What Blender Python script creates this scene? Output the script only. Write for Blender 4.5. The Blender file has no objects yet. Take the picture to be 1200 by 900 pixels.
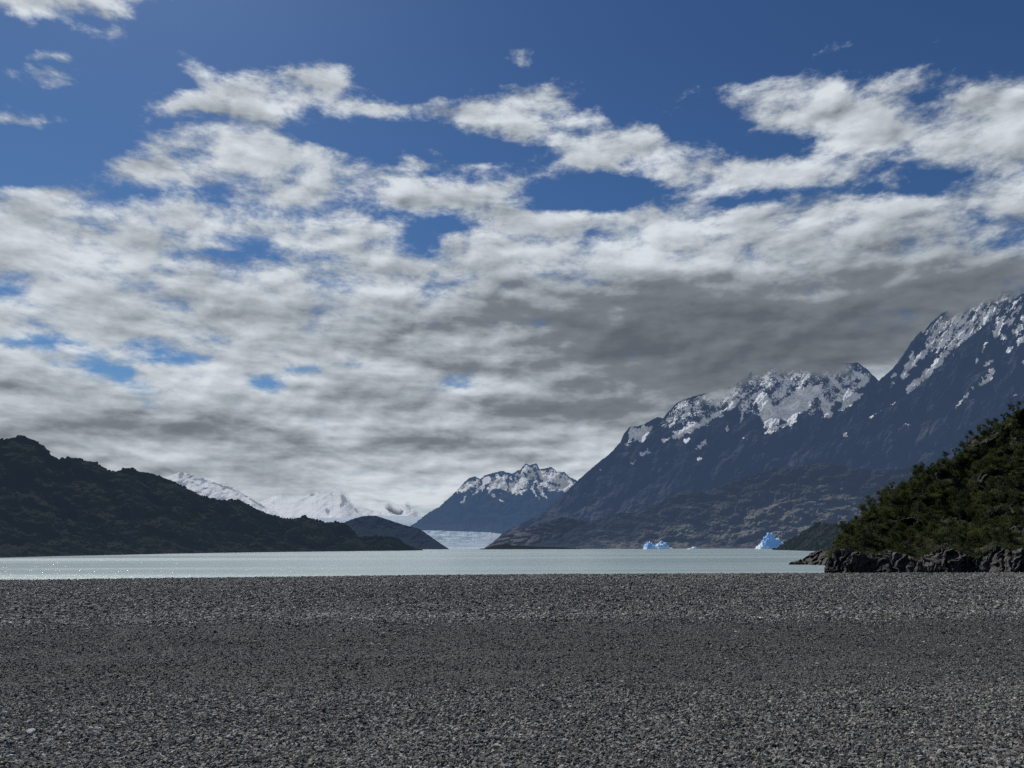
import bpy, math, random
import numpy as np
from mathutils import Matrix, Vector

random.seed(7)
RNG = np.random.default_rng(7)
scene = bpy.context.scene
COL = scene.collection

# ------------------------------------------------------------------ camera
F = 860.0
PITCH = math.radians(12.6)
ROLL = 0.0029
CAM = np.array([0.0, 0.0, 1.6])
WATER = -2.2
MROT = (Matrix.Rotation(math.pi / 2 + PITCH, 3, 'X') @ Matrix.Rotation(-ROLL, 3, 'Z'))
MR = np.array(MROT)
cam = bpy.data.cameras.new("camera")
cam.sensor_width = 36.0
cam.lens = F / 1200.0 * 36.0
cam.clip_start = 0.1
cam.clip_end = 90000
co = bpy.data.objects.new("camera", cam)
co.matrix_world = Matrix.Translation(Vector(CAM)) @ MROT.to_4x4()
COL.objects.link(co)
scene.camera = co


def ray(px, py):
    """direction in the world of a sight line, scaled so that its plan length is 1 -> (sin az, cos az, tan elevation)"""
    px = np.asarray(px, float); py = np.asarray(py, float)
    d = np.stack([(px - 600) / F, (450 - py) / F, -np.ones_like(px)], -1) @ MR.T
    h = np.hypot(d[..., 0], d[..., 1])
    return d[..., 0] / h, d[..., 1] / h, d[..., 2] / h


def project(x, y, z):
    d = np.stack([x, y, z], -1) @ MR
    return 600 + F * d[..., 0] / -d[..., 2], 450 - F * d[..., 1] / -d[..., 2]


# ------------------------------------------------------------------ noise
def _hash(ix, iy, seed):
    h = (ix.astype(np.int64) * 374761393 + iy.astype(np.int64) * 668265263 + seed * 1442695041) & 0xffffffff
    h = ((h ^ (h >> 13)) * 1274126177) & 0xffffffff
    return ((h ^ (h >> 16)) & 0xffff) / 65536.0


def gnoise(x, y, seed=0):
    ix = np.floor(x); iy = np.floor(y)
    fx = x - ix; fy = y - iy
    ux = fx * fx * fx * (fx * (fx * 6 - 15) + 10); uy = fy * fy * fy * (fy * (fy * 6 - 15) + 10)
    def g(dx, dy):
        a = _hash(ix + dx, iy + dy, seed) * 2 * math.pi
        return np.cos(a) * (fx - dx) + np.sin(a) * (fy - dy)
    n0 = g(0, 0) * (1 - ux) + g(1, 0) * ux
    n1 = g(0, 1) * (1 - ux) + g(1, 1) * ux
    return (n0 * (1 - uy) + n1 * uy) * 1.5


def fbm(x, y, octv=5, seed=0, rough=0.5, lac=2.03):
    s = 0; a = 1.0; t = 0
    for i in range(octv):
        s = s + a * gnoise(x, y, seed + i * 17); t += a
        a *= rough; x, y = (x * 0.8 - y * 0.6) * lac + 3.1, (x * 0.6 + y * 0.8) * lac + 1.7
    return s / t


def ridged(x, y, octv=5, seed=0, rough=0.55, lac=2.05, rot=True):
    s = 0; a = 1.0; t = 0; w = 1.0
    for i in range(octv):
        n = 1 - np.abs(gnoise(x, y, seed + i * 31)) * 1.6
        n = n * n * w; w = np.clip(n * 1.6, 0, 1)
        s = s + a * n; t += a; a *= rough
        if rot: x, y = (x * 0.9 - y * 0.43) * lac + 5.2, (x * 0.43 + y * 0.9) * lac + 9.1
        else: x, y = x * lac + 5.2, y * lac + 9.1
    return s / t


def sstep(a, b, x):
    t = np.clip((x - a) / (b - a), 0, 1)
    return t * t * (3 - 2 * t)


# ------------------------------------------------------------------ node helpers
class NT:
    def __init__(self, tree):
        self.t = tree; self.n = tree.nodes; self.l = tree.links
    def node(self, typ, **kw):
        nd = self.n.new(typ)
        for k, v in kw.items(): setattr(nd, k, v)
        return nd
    def put(self, sock, v):
        if isinstance(v, bpy.types.NodeSocket): self.l.new(v, sock)
        elif v is not None:
            if isinstance(v, (tuple, list)) and sock.type == 'RGBA' and len(v) == 3: v = (*v, 1)
            sock.default_value = v
    def m(self, op, a, b=None, c=None, clamp=False):
        nd = self.node('ShaderNodeMath', operation=op, use_clamp=clamp)
        for i, v in enumerate((a, b, c)):
            if v is not None: self.put(nd.inputs[i], v)
        return nd.outputs[0]
    def vm(self, op, a, b=None, s=None):
        nd = self.node('ShaderNodeVectorMath', operation=op)
        self.put(nd.inputs[0], a)
        if b is not None: self.put(nd.inputs[1], b)
        if s is not None: self.put(nd.inputs['Scale'], s)
        return nd.outputs['Value'] if op in ('DOT_PRODUCT', 'LENGTH') else nd.outputs[0]
    def noise(self, vec, scale, detail=6, rough=0.55, dist=0.0, out='Fac'):
        nd = self.node('ShaderNodeTexNoise', noise_dimensions='3D')
        self.put(nd.inputs['Vector'], vec); nd.inputs['Scale'].default_value = scale
        nd.inputs['Detail'].default_value = detail; nd.inputs['Roughness'].default_value = rough
        nd.inputs['Distortion'].default_value = dist
        return nd.outputs[out]
    def smooth(self, x, a, b, lo=0.0, hi=1.0):
        nd = self.node('ShaderNodeMapRange', interpolation_type='SMOOTHSTEP')
        self.put(nd.inputs['Value'], x); self.put(nd.inputs['From Min'], a); self.put(nd.inputs['From Max'], b)
        self.put(nd.inputs['To Min'], lo); self.put(nd.inputs['To Max'], hi)
        return nd.outputs[0]
    def mix(self, f, a, b, blend='MIX'):
        nd = self.node('ShaderNodeMix', data_type='RGBA', blend_type=blend)
        self.put(nd.inputs[0], f); self.put(nd.inputs[6], a); self.put(nd.inputs[7], b)
        return nd.outputs[2]
    def attr(self, name, out='Fac'):
        nd = self.node('ShaderNodeAttribute'); nd.attribute_name = name
        return nd.outputs[out]
    def ramp(self, f, stops, interp='LINEAR'):
        nd = self.node('ShaderNodeValToRGB'); r = nd.color_ramp; r.interpolation = interp
        while len(r.elements) < len(stops): r.elements.new(0.5)
        for e, (p, c) in zip(r.elements, stops):
            e.position = p
        for e, (p, c) in zip(r.elements, stops):
            e.color = (*c, 1)
        self.put(nd.inputs[0], f)
        return nd.outputs[0]
    def bump(self, h, strength, dist, normal=None):
        nd = self.node('ShaderNodeBump'); nd.inputs['Strength'].default_value = strength
        nd.inputs['Distance'].default_value = dist; self.put(nd.inputs['Height'], h)
        if normal: self.put(nd.inputs['Normal'], normal)
        return nd.outputs[0]


def new_mat(name):
    m = bpy.data.materials.new(name); m.use_nodes = True
    m.node_tree.nodes.clear()
    nt = NT(m.node_tree)
    out = nt.node('ShaderNodeOutputMaterial')
    return m, nt, out


def principled(nt, base, rough=0.9, spec=0.3, normal=None, **kw):
    p = nt.node('ShaderNodeBsdfPrincipled')
    nt.put(p.inputs['Base Color'], base); nt.put(p.inputs['Roughness'], rough)
    nt.put(p.inputs['Specular IOR Level'], spec)
    if normal is not None: nt.put(p.inputs['Normal'], normal)
    for k, v in kw.items(): nt.put(p.inputs[k.replace('_', ' ')], v)
    return p.outputs[0]


def mixsh(nt, f, a, b):
    nd = nt.node('ShaderNodeMixShader'); nt.put(nd.inputs[0], f); nt.l.new(a, nd.inputs[1]); nt.l.new(b, nd.inputs[2])
    return nd.outputs[0]


def emission(nt, c, s=1.0):
    e = nt.node('ShaderNodeEmission'); nt.put(e.inputs[0], c); e.inputs[1].default_value = s
    return e.outputs[0]


# ------------------------------------------------------------------ sun and sky
SUN_AZ = math.radians(-34)      # left of the view direction, measured from +Y
SUN_EL = math.radians(50)
sd = Vector((math.sin(SUN_AZ) * math.cos(SUN_EL), math.cos(SUN_AZ) * math.cos(SUN_EL), math.sin(SUN_EL)))
sun = bpy.data.lights.new("sun", 'SUN'); sun.energy = 3.6; sun.angle = math.radians(0.5); sun.color = (1.0, 0.955, 0.89)
so = bpy.data.objects.new("sun", sun); so.rotation_euler = sd.to_track_quat('Z', 'Y').to_euler(); COL.objects.link(so)

# blobs of the cloud layout (px, py, rx, ry, amount, tilt deg) painted over directions of the sky, coverage first
COVER = [
    (222, 66, 30, 12, .35, 30), (565, 128, 60, 14, .5, 0), (430, 120, 50, 10, .4, 10), (300, 110, 90, 34, .25, 0), (960, 118, 90, 36, .25, 0), (70, 70, 50, 20, .3, 0), (710, 178, 60, 22, .35, 0),
    (280, 130, 190, 60, .20, 0), (560, 140, 190, 60, .15, 0), (980, 140, 210, 60, .22, 0), (150, 220, 220, 60, .20, 0), (520, 235, 160, 40, .12, 0),
    (60, -6, 110, 26, 1.5, 0), (60, 95, 44, 12, .95, 6), (28, 143, 44, 9, .95, 0), (132, 42, 26, 8, .7, 0), (60, 60, 30, 6, .6, 0),
    (228, 75, 34, 16, .62, 30), (265, 42, 20, 6, .25, 0), (300, 115, 72, 30, 1.15, -8), (360, 98, 46, 20, .85, -25), (230, 125, 46, 12, .8, 0),
    (475, 132, 75, 12, .85, 6), (628, 128, 70, 27, 1.1, 0), (610, 155, 45, 12, .6, 10), (690, 135, 20, 8, .5, 0), (708, 181, 52, 20, 1.0, -12),
    (735, 165, 30, 10, .6, -20), (608, 68, 26, 9, .6, -20), (770, 190, 22, 8, .45, 0),
    (930, 122, 74, 22, 1.0, 10), (1010, 152, 100, 26, 1.1, 4), (960, 100, 42, 12, .6, 10), (1060, 92, 46, 15, .85, -8), (1100, 115, 50, 20, .4, 0),
    (1165, 105, 50, 26, .75, -15), (1200, 140, 70, 30, 1.0, 0), (860, 195, 100, 20, 1.05, 3), (810, 215, 60, 14, .6, 0), (960, 200, 90, 12, .8, 0),
    (1120, 175, 80, 18, .6, -5), (1195, 185, 80, 34, .8, 0),
    (240, 163, 85, 14, .80, 3), (275, 190, 110, 20, .95, 0), (120, 210, 80, 16, .62, -12), (310, 222, 130, 22, .95, 6), (345, 180, 85, 6, .45, -5),
    (90, 250, 150, 22, .88, 0), (395, 272, 90, 20, .95, 6), (60, 288, 150, 20, .8, 0), (210, 262, 100, 16, .6, 0), (20, 235, 60, 14, .5, 0),
    (455, 215, 72, 17, .85, 4), (565, 226, 70, 15, .85, -5), (540, 193, 60, 8, .7, 3), (620, 205, 30, 8, .5, 0), (490, 240, 30, 10, .6, 0),
    (640, 260, 100, 15, .75, 4), (760, 256, 120, 18, .8, -3), (700, 302, 240, 30, 1.1, 0), (960, 262, 200, 26, 1.1, 0), (1150, 255, 150, 50, 1.1, 0),
    (260, 335, 460, 26, 1.15, 0), (600, 420, 1300, 110, 3.0, 0), (600, 600, 1300, 100, 3.0, 0), (1000, 330, 420, 60, 1.6, 0),
]
HOLES = [
    (512, 274, 40, 18, 1.0, -14), (440, 160, 60, 12, .5, 0), (150, 232, 60, 7, .4, -5), (690, 222, 75, 18, .5, 0), (420, 240, 50, 6, .4, 5), (30, 195, 80, 22, .6, 0), (480, 288, 30, 12, .5, 0), (262, 297, 70, 12, .85, -3), (355, 305, 50, 7, .45, 0), (330, 258, 60, 8, .5, 4), (90, 290, 40, 6, .3, 0),
    (885, 236, 45, 8, .5, 0), (850, 240, 22, 6, .4, 0), (1092, 218, 40, 10, .6, -8), (930, 262, 25, 5, .35, 0), (620, 283, 60, 6, .45, 5),
    (4, 335, 26, 12, .9, 0), (50, 355, 36, 5, .45, 0), (190, 410, 46, 9, 1.0, 8), (120, 428, 34, 13, 1.0, 20), (160, 424, 70, 9, .55, -10), (45, 404, 60, 7, .75, 4),
    (356, 434, 26, 10, .85, 10), (322, 450, 22, 9, .8, 0), (395, 428, 30, 6, .5, 0), (65, 442, 22, 5, 1.3, 0), (1015, 218, 30, 8, .3, 0),
]
DARK = [  # grey undersides
    (880, 438, 110, 22, .6, 0), (1000, 395, 120, 30, .35, 0), (700, 400, 150, 24, .3, 0), (300, 500, 500, 40, .16, 0), (420, 395, 200, 20, .15, 0), (850, 350, 160, 22, .35, 4), (640, 500, 160, 20, .2, 0),
    (330, 355, 130, 14, .32, 4), (200, 370, 120, 12, .25, 2), (440, 390, 120, 16, .42, 5), (420, 350, 70, 10, .25, 8), (620, 325, 80, 22, .4, 10), (700, 360, 120, 20, .42, 4),
    (600, 372, 100, 16, .4, 4), (820, 330, 90, 18, .3, 4), (840, 385, 210, 34, .62, 0), (760, 430, 190, 30, .55, -2), (1040, 385, 220, 50, .72, 0),
    (1150, 290, 100, 42, .55, 0), (1180, 340, 120, 30, .4, 0), (960, 410, 160, 26, .5, 0), (640, 478, 110, 9, .65, 0), (590, 487, 60, 7, .3, 0), (760, 480, 80, 14, .6, 0),
    (700, 455, 70, 14, .35, 0), (480, 465, 110, 10, .4, 3), (150, 470, 90, 10, .35, 2), (20, 450, 60, 9, .35, 0), (120, 505, 120, 12, .34, 0), (300, 480, 120, 9, .3, 0), (360, 520, 160, 8, .32, 0),
    (640, 560, 60, 22, .2, 0), (560, 520, 130, 8, .42, 0), (250, 545, 120, 6, .2, 0), (1060, 440, 60, 14, -.1, 0), (900, 430, 110, 20, .35, 0), (860, 300, 60, 12, .2, 5),
    (180, 180, 60, 8, .12, 0), (300, 165, 80, 7, .12, 0), (120, 255, 40, 14, .22, 0), (400, 285, 60, 7, .18, 0), (260, 205, 80, 8, .18, 0), (560, 350, 60, 12, .3, 12), (40, 515, 100, 16, .2, 0),
    (480, 600, 120, 16, -.1, 0), (700, 505, 60, 10, .15, 0), (1030, 150, 60, 8, .12, 0), (610, 150, 40, 7, .12, 0), (1130, 215, 60, 12, .12, 0),
    (690, 400, 80, 16, .35, 6), (500, 430, 120, 8, .25, 4), (985, 300, 80, 16, .25, 4), (1100, 330, 120, 22, .4, 0),
]
BRIGHT = [(700, 540, 70, 14, .35, -8), (620, 450, 60, 8, .3, 5), (480, 575, 130, 12, .45, 0), (660, 395, 60, 7, .2, 8), (620, 300, 60, 12, .3, 0), (800, 300, 90, 10, .3, 0), (960, 345, 60, 10, .25, 4),
          (940, 375, 30, 7, .2, 0), (560, 400, 60, 8, .2, 5), (380, 500, 80, 6, .3, 0), (60, 400, 80, 10, .2, 0), (230, 440, 100, 8, .25, 0), (850, 270, 80, 8, .2, 0), (500, 495, 90, 6, .35, 0), (720, 520, 60, 10, .3, 0), (1015, 425, 28, 18, .75, 0),
          (690, 575, 30, 22, .3, 0)]


def blobsum(lst, px, py):
    s = np.zeros_like(px)
    for (cx, cy, rx, ry, a, t) in lst:
        t = math.radians(t); dx = px - cx; dy = py - cy
        u = dx * math.cos(t) + dy * math.sin(t); v = -dx * math.sin(t) + dy * math.cos(t)
        r2 = (u / rx) ** 2 + (v / ry) ** 2
        s = s + a * np.exp(-(r2 ** 1.25) * 0.8)
    return s


world = bpy.data.worlds.new("World"); scene.world = world; world.use_nodes = True
W = NT(world.node_tree); W.n.clear()
wout = W.node('ShaderNodeOutputWorld'); bg = W.node('ShaderNodeBackground'); W.l.new(bg.outputs[0], wout.inputs[0])
bg.inputs[1].default_value = 0.1
sky = W.node('ShaderNodeTexSky'); sky.sky_type = 'NISHITA'; sky.sun_disc = False
sky.sun_elevation = SUN_EL; sky.sun_rotation = SUN_AZ; sky.altitude = 400; sky.air_density = 1.0; sky.dust_density = 0.4; sky.ozone_density = 2.0
tc = W.node('ShaderNodeTexCoord').outputs['Generated']
sx = W.node('ShaderNodeSeparateXYZ'); W.l.new(tc, sx.inputs[0]); dx, dy, dz = sx.outputs
hh = W.m('MAXIMUM', W.m('SQRT', W.m('ADD', W.m('MULTIPLY', dx, dx), W.m('MULTIPLY', dy, dy))), 0.02)
el = W.m('MAXIMUM', W.m('DIVIDE', dz, hh), 0.0)
g = W.m('ADD', el, W.m('MULTIPLY', W.m('LOGARITHM', W.m('ADD', el, 0.07), math.e), 0.22))
cb = W.node('ShaderNodeCombineXYZ')
W.put(cb.inputs[0], W.m('DIVIDE', dx, hh)); W.put(cb.inputs[1], W.m('DIVIDE', dy, hh)); W.put(cb.inputs[2], W.m('MULTIPLY', g, 1.22))
P = cb.outputs[0]
# layout lookup in u = dx/dy, v = dz/dy, jittered by noise
dyc = W.m('MAXIMUM', dy, 0.12)
wn = W.node('ShaderNodeTexNoise'); W.put(wn.inputs['Vector'], P); wn.inputs['Scale'].default_value = 9; wn.inputs['Detail'].default_value = 5; wn.inputs['Roughness'].default_value = .6
ws = W.node('ShaderNodeSeparateColor'); W.l.new(wn.outputs['Color'], ws.inputs[0])
uu = W.m('ADD', W.m('DIVIDE', dx, dyc), W.m('MULTIPLY', W.m('SUBTRACT', ws.outputs[0], 0.5), 0.07))
vv = W.m('ADD', W.m('DIVIDE', dz, dyc), W.m('MULTIPLY', W.m('SUBTRACT', ws.outputs[1], 0.5), W.m('MULTIPLY_ADD', W.m('MINIMUM', el, .8), 0.06, 0.008)))
U0, U1, V0, V1, NC, NR = -0.86, 0.86, -0.01, 0.87, 64, 46
un = W.m('DIVIDE', W.m('SUBTRACT', uu, U0), U1 - U0, clamp=True)
vn = W.m('MULTIPLY', W.m('DIVIDE', W.m('SUBTRACT', vv, V0), V1 - V0, clamp=True), NR - 1)
u3 = W.node('ShaderNodeCombineXYZ'); [W.put(u3.inputs[i], un) for i in range(3)]
acc = None
for r in range(NR):
    ug = np.linspace(U0, U1, NC); vg = np.full(NC, V0 + (V1 - V0) * r / (NR - 1))
    gx, gy = project(ug, np.ones(NC), vg)
    cov = np.clip(np.minimum(blobsum(COVER, gx, gy) * 1.12, 1.5) - blobsum(HOLES, gx, gy) * 0.95 + np.clip(blobsum(DARK, gx, gy) - .3, 0, 1.0) * .6 + .5 * sstep(440, 500, gy) + .22 * sstep(320, 380, gy), 0, 2.0) / 2.0
    drk = np.clip(0.5 + blobsum(DARK, gx, gy) * .62 - blobsum(BRIGHT, gx, gy) * 0.6, 0, 1.3) / 1.3
    cn = W.node('ShaderNodeRGBCurve')
    for ch, arr in ((0, cov), (1, drk)):
        cu = cn.mapping.curves[ch]
        cu.points[0].location = (0, float(arr[0])); cu.points[1].location = (1, float(arr[-1]))
        for i in range(1, NC - 1): cu.points.new(i / (NC - 1), float(arr[i]))
        for pnt in cu.points: pnt.handle_type = 'AUTO_CLAMPED'
    cn.mapping.update()
    W.l.new(u3.outputs[0], cn.inputs['Color'])
    w = W.m('SUBTRACT', 1.0, W.m('ABSOLUTE', W.m('SUBTRACT', vn, float(r))), clamp=True)
    term = W.vm('SCALE', cn.outputs[0], s=w)
    acc = term if acc is None else W.vm('ADD', acc, term)
s2 = W.node('ShaderNodeSeparateXYZ'); W.l.new(acc, s2.inputs[0])
front = W.smooth(dy, 0.05, 0.35)
C = W.m('ADD', W.m('MULTIPLY', W.m('MULTIPLY', s2.outputs[0], 2.0), front), W.m('MULTIPLY', W.m('SUBTRACT', 1.0, front), 0.55))
D = W.m('MULTIPLY', s2.outputs[1], 1.3)
n1 = W.noise(P, 10.5, 14, 0.66, 0.12)
n1c = W.noise(P, 10.5, 9, 0.54, 0.12)
n1b = W.noise(W.vm('ADD', P, (-0.008, 0.0, 0.022)), 10.5, 9, 0.54, 0.12)
stp = W.node('ShaderNodeMapping'); W.l.new(P, stp.inputs[0]); stp.inputs['Scale'].default_value = (1, 1, 2.4); stp.inputs['Rotation'].default_value = (0, math.radians(5), 0)
nst = W.noise(stp.outputs[0], 7.0, 6, 0.48, 0.1)
nn = W.m('ADD', W.m('MULTIPLY', n1, 0.8), W.m('MULTIPLY', nst, 0.2))
thr = W.m('SUBTRACT', 0.705, W.m('MULTIPLY', W.m('POWER', W.m('MAXIMUM', C, 0.0), 0.85), 0.245))
exc = W.m('SUBTRACT', nn, thr)
dens = W.smooth(exc, -0.05, 0.165)
thick = W.smooth(exc, 0.08, 0.36)
lit = W.m('MULTIPLY', W.m('SUBTRACT', n1c, n1b), 2.2)           # towards the sun side
lown = W.m('SUBTRACT', nst, 0.5)
shade = W.m('ADD', W.m('ADD', W.m('MULTIPLY', W.m('SUBTRACT', D, 0.5), 1.15), W.m('MULTIPLY', thick, 0.20)),
            W.m('SUBTRACT', W.m('MULTIPLY', lown, 1.15), lit))
shade = W.m('ADD', shade, W.m('MULTIPLY', W.m('SUBTRACT', n1, 0.5), -0.35))
ccol = W.ramp(W.m('MULTIPLY_ADD', shade, 0.62, 0.185, clamp=True), [(0.0, (.67, .72, .765)), (0.18, (.52, .565, .61)), (0.38, (.35, .39, .43)), (0.60, (.185, .208, .236)), (1.0, (.112, .128, .153))])
ccol = W.mix(W.smooth(el, 0.0, 0.12, 0.30, 0.0), ccol, (.40, .44, .465))
skyt = W.mix(1.0, sky.outputs[0], W.ramp(W.m('MULTIPLY', el, 1.1, clamp=True), [(0, (.42, .58, .66)), (.35, (.26, .42, .58)), (1, (.25, .37, .55))]), 'MULTIPLY')
fin = W.mix(dens, skyt, W.vm('SCALE', ccol, s=10.0))
W.l.new(fin, bg.inputs[0])

# ------------------------------------------------------------------ meshes
def grid_mesh(name, pos, attrs=None, mat=None, smooth=True):
    nr, nc, _ = pos.shape
    idx = np.arange(nr * nc).reshape(nr, nc)
    q = np.stack([idx[:-1, :-1], idx[:-1, 1:], idx[1:, 1:], idx[1:, :-1]], -1).reshape(-1, 4)
    return raw_mesh(name, pos.reshape(-1, 3), q, attrs, mat, smooth)


def raw_mesh(name, v, q, attrs=None, mat=None, smooth=True):
    me = bpy.data.meshes.new(name)
    k = q.shape[1]
    me.vertices.add(len(v)); me.vertices.foreach_set('co', np.ascontiguousarray(v, dtype=np.float32).ravel())
    me.loops.add(q.size); me.loops.foreach_set('vertex_index', np.ascontiguousarray(q, dtype=np.int32).ravel())
    me.polygons.add(len(q)); me.polygons.foreach_set('loop_start', np.arange(0, q.size, k, dtype=np.int32))
    me.polygons.foreach_set('loop_total', np.full(len(q), k, dtype=np.int32))
    me.update(calc_edges=True)
    if smooth: me.polygons.foreach_set('use_smooth', np.ones(len(q), dtype=bool))
    for a, val in (attrs or {}).items():
        at = me.attributes.new(a, 'FLOAT', 'POINT'); at.data.foreach_set('value', np.ascontiguousarray(val, dtype=np.float32).ravel())
    if mat: me.materials.append(mat)
    me.validate()
    return me


def link(name, me, parent=None, **props):
    o = bpy.data.objects.new(name, me); COL.objects.link(o)
    if parent: o.parent = parent
    for k, v in props.items(): o[k] = v
    return o


def interp_pts(pts, x):
    p = np.array(sorted(pts), float)
    return np.interp(x, p[:, 0], p[:, 1])


def terrain(name, ridge, dbase, dridge, x0, x1, step=0.9, vstep=0.9, power=0.7, rough_px=0.8, relief=None, snow=None, fog=None, tint=None, mat=None, base_py=None, jag=7.0, seed=0, back=0.5, kind='structure'):
    """heightfield fanned out from the beach: a column per azimuth, rows from the foot to the ridge and down the far side"""
    nc = int((x1 - x0) / step) + 1
    px = np.linspace(x0, x1, nc)
    rp = interp_pts(ridge, px) + rough_px * (fbm(px / jag, px * 0 + seed, 5, seed, .65) * 2.2)
    dB = interp_pts(dbase, px) if isinstance(dbase, list) else np.full(nc, float(dbase))
    dR = interp_pts(dridge, px) if isinstance(dridge, list) else np.full(nc, float(dridge))
    if base_py is not None:
        bp = interp_pts(base_py, px)
    sxr, cyr, er = ray(px, rp)
    if base_py is None:
        eb = (WATER - 1.5 - CAM[2]) / dB
        bp = 0
        lo, hi = 500.0 * np.ones(nc), 800.0 * np.ones(nc)
        for _ in range(30):
            mid = (lo + hi) / 2; e = ray(px, mid)[2]; lo = np.where(e > eb, mid, lo); hi = np.where(e > eb, hi, mid)
        bp = (lo + hi) / 2
    rp = np.minimum(rp, bp - 0.05)
    nr = max(4, int(np.max(bp - rp) / vstep) + 1)
    t = np.linspace(0, 1, nr)[:, None]
    PX = np.broadcast_to(px, (nr, nc)); PY = bp[None] + (rp - bp)[None] * t
    sn, cs, e = ray(PX, PY)
    Dd = dB[None] + (dR - dB)[None] * t ** power
    if relief is not None:
        r = relief(PX, PY, t)
        env = np.clip(t * 6, 0, 1)
        Dd = Dd + r * env
    # keep the far shore from folding in front of its foot
    Dd = np.maximum(Dd, dB[None] * 0.97)
    X = CAM[0] + sn * Dd; Y = CAM[1] + cs * Dd; Z = CAM[2] + e * Dd
    nb = 14
    tb = np.linspace(0, 1, nb)[1:, None]
    Db = Dd[-1:] * (1 + back * tb * 0.5); 
    Zb = Z[-1:] + (WATER - 5 - Z[-1:]) * (tb ** 1.3)
    Xb = CAM[0] + sn[-1:] * Db; Yb = CAM[1] + cs[-1:] * Db
    pos = np.concatenate([np.stack([X, Y, Z], -1), np.stack([Xb, Yb, Zb], -1)], 0)
    def ext(f):
        if f is None: return np.zeros((nr + nb - 1, nc))
        a = np.broadcast_to(f(PX, PY, t, rp[None]), (nr, nc)); return np.concatenate([a, np.repeat(a[-1:], nb - 1, 0)], 0)
    at = {'snow': ext(snow), 'fog': ext(fog), 'tint': ext(tint)}
    me = grid_mesh(name, pos, at, mat)
    o = link(name, me, kind=kind)
    return o, pos[:nr], PX, PY


def mountain_mat(name, rockA, rockB, haze, hcol, nscale, snowcol=(.78, .80, .84), tintcol=None, bump=0.6, bdist=20, fine=0.45, snowsoft=.06):
    m, nt, out = new_mat(name)
    pos = nt.node('ShaderNodeNewGeometry').outputs['Position']
    n = nt.noise(pos, nscale, 8, 0.65)
    n2 = nt.noise(pos, nscale * 0.22, 5, 0.6)
    n3 = nt.noise(pos, nscale * 4.2, 5, 0.7)
    base = nt.mix(nt.smooth(n, .38, .62), rockA, rockB)
    base = nt.mix(nt.smooth(n2, .35, .65), base, nt.mix(0.5, rockA, base))
    if tintcol: base = nt.mix(nt.m('MULTIPLY', nt.attr('tint'), nt.smooth(n, .36, .6), clamp=True), base, tintcol)
    base = nt.mix(nt.smooth(n3, .3, .7, 0.0, 0.5), base, nt.vm('SCALE', base, s=.35))
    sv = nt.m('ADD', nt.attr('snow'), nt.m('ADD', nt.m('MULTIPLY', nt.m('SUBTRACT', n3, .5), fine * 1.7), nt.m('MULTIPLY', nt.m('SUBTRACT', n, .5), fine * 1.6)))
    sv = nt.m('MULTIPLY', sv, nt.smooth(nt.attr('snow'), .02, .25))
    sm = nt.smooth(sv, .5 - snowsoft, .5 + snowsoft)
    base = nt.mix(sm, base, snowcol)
    bmp = nt.bump(nt.m('ADD', n, nt.m('MULTIPLY', n3, .35)), bump, bdist)
    sh = principled(nt, base, 1.0, 0.0, bmp)
    fogf = nt.attr('fog')
    sh = mixsh(nt, nt.m('MULTIPLY_ADD', sm, -haze * .35, haze), sh, emission(nt, nt.mix(sm, hcol, nt.vm('SCALE', (.40, .44, .50), s=nt.smooth(nt.m('ADD', nt.m('MULTIPLY', n, .6), nt.m('MULTIPLY', n3, .4)), .38, .62, .62, 1.2)))))  # haze mixed in as glow, pale over snow to brighten its shaded faces
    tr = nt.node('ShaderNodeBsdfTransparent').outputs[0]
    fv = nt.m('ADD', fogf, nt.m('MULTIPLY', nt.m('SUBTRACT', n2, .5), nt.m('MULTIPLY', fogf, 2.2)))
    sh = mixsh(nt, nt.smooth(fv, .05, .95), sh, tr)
    nt.l.new(sh, out.inputs[0])
    return m


def seg_field(segs, PX, PY):
    """signed-ish field: 1 inside the strokes, falling to 0 over about their width"""
    s = np.zeros(np.broadcast(PX, PY).shape)
    wx = PX + fbm(PX / 6, PY / 6, 5, 91, .65) * 5.5; wy = PY + fbm(PX / 6 + 40, PY / 6, 5, 92, .65) * 5.5
    for (pts, w) in segs:
        for (a, b) in zip(pts[:-1], pts[1:]):
            ax, ay = a; bx, by = b; L = (bx - ax) ** 2 + (by - ay) ** 2 + 1e-6
            tt = np.clip(((wx - ax) * (bx - ax) + (wy - ay) * (by - ay)) / L, 0, 1)
            d = np.hypot(wx - ax - tt * (bx - ax), wy - ay - tt * (by - ay))
            s = np.maximum(s, np.clip(1 - .5 * d / (w * (.45 + .75 * (1 - np.abs(2 * tt - 1) ** 1.5))), 0, 1))
    return s


def poly_field(poly, PX, PY, soft=3.0):
    wx = PX + fbm(PX / 7, PY / 7, 5, 95, .65) * 7; wy = PY + fbm(PX / 7 + 40, PY / 7, 5, 96, .65) * 7
    inside = np.zeros(np.broadcast(PX, PY).shape, bool); dmin = np.full(inside.shape, 1e9)
    n = len(poly)
    for i in range(n):
        x1, y1 = poly[i]; x2, y2 = poly[(i + 1) % n]
        c = ((y1 > wy) != (y2 > wy)) & (wx < (x2 - x1) * (wy - y1) / (y2 - y1 + 1e-9) + x1)
        inside ^= c
        L = (x2 - x1) ** 2 + (y2 - y1) ** 2 + 1e-6
        tt = np.clip(((wx - x1) * (x2 - x1) + (wy - y1) * (y2 - y1)) / L, 0, 1)
        dmin = np.minimum(dmin, np.hypot(wx - x1 - tt * (x2 - x1), wy - y1 - tt * (y2 - y1)))
    return np.clip(.5 + np.where(inside, dmin, -dmin) / (2 * soft), 0, 1)


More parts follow.
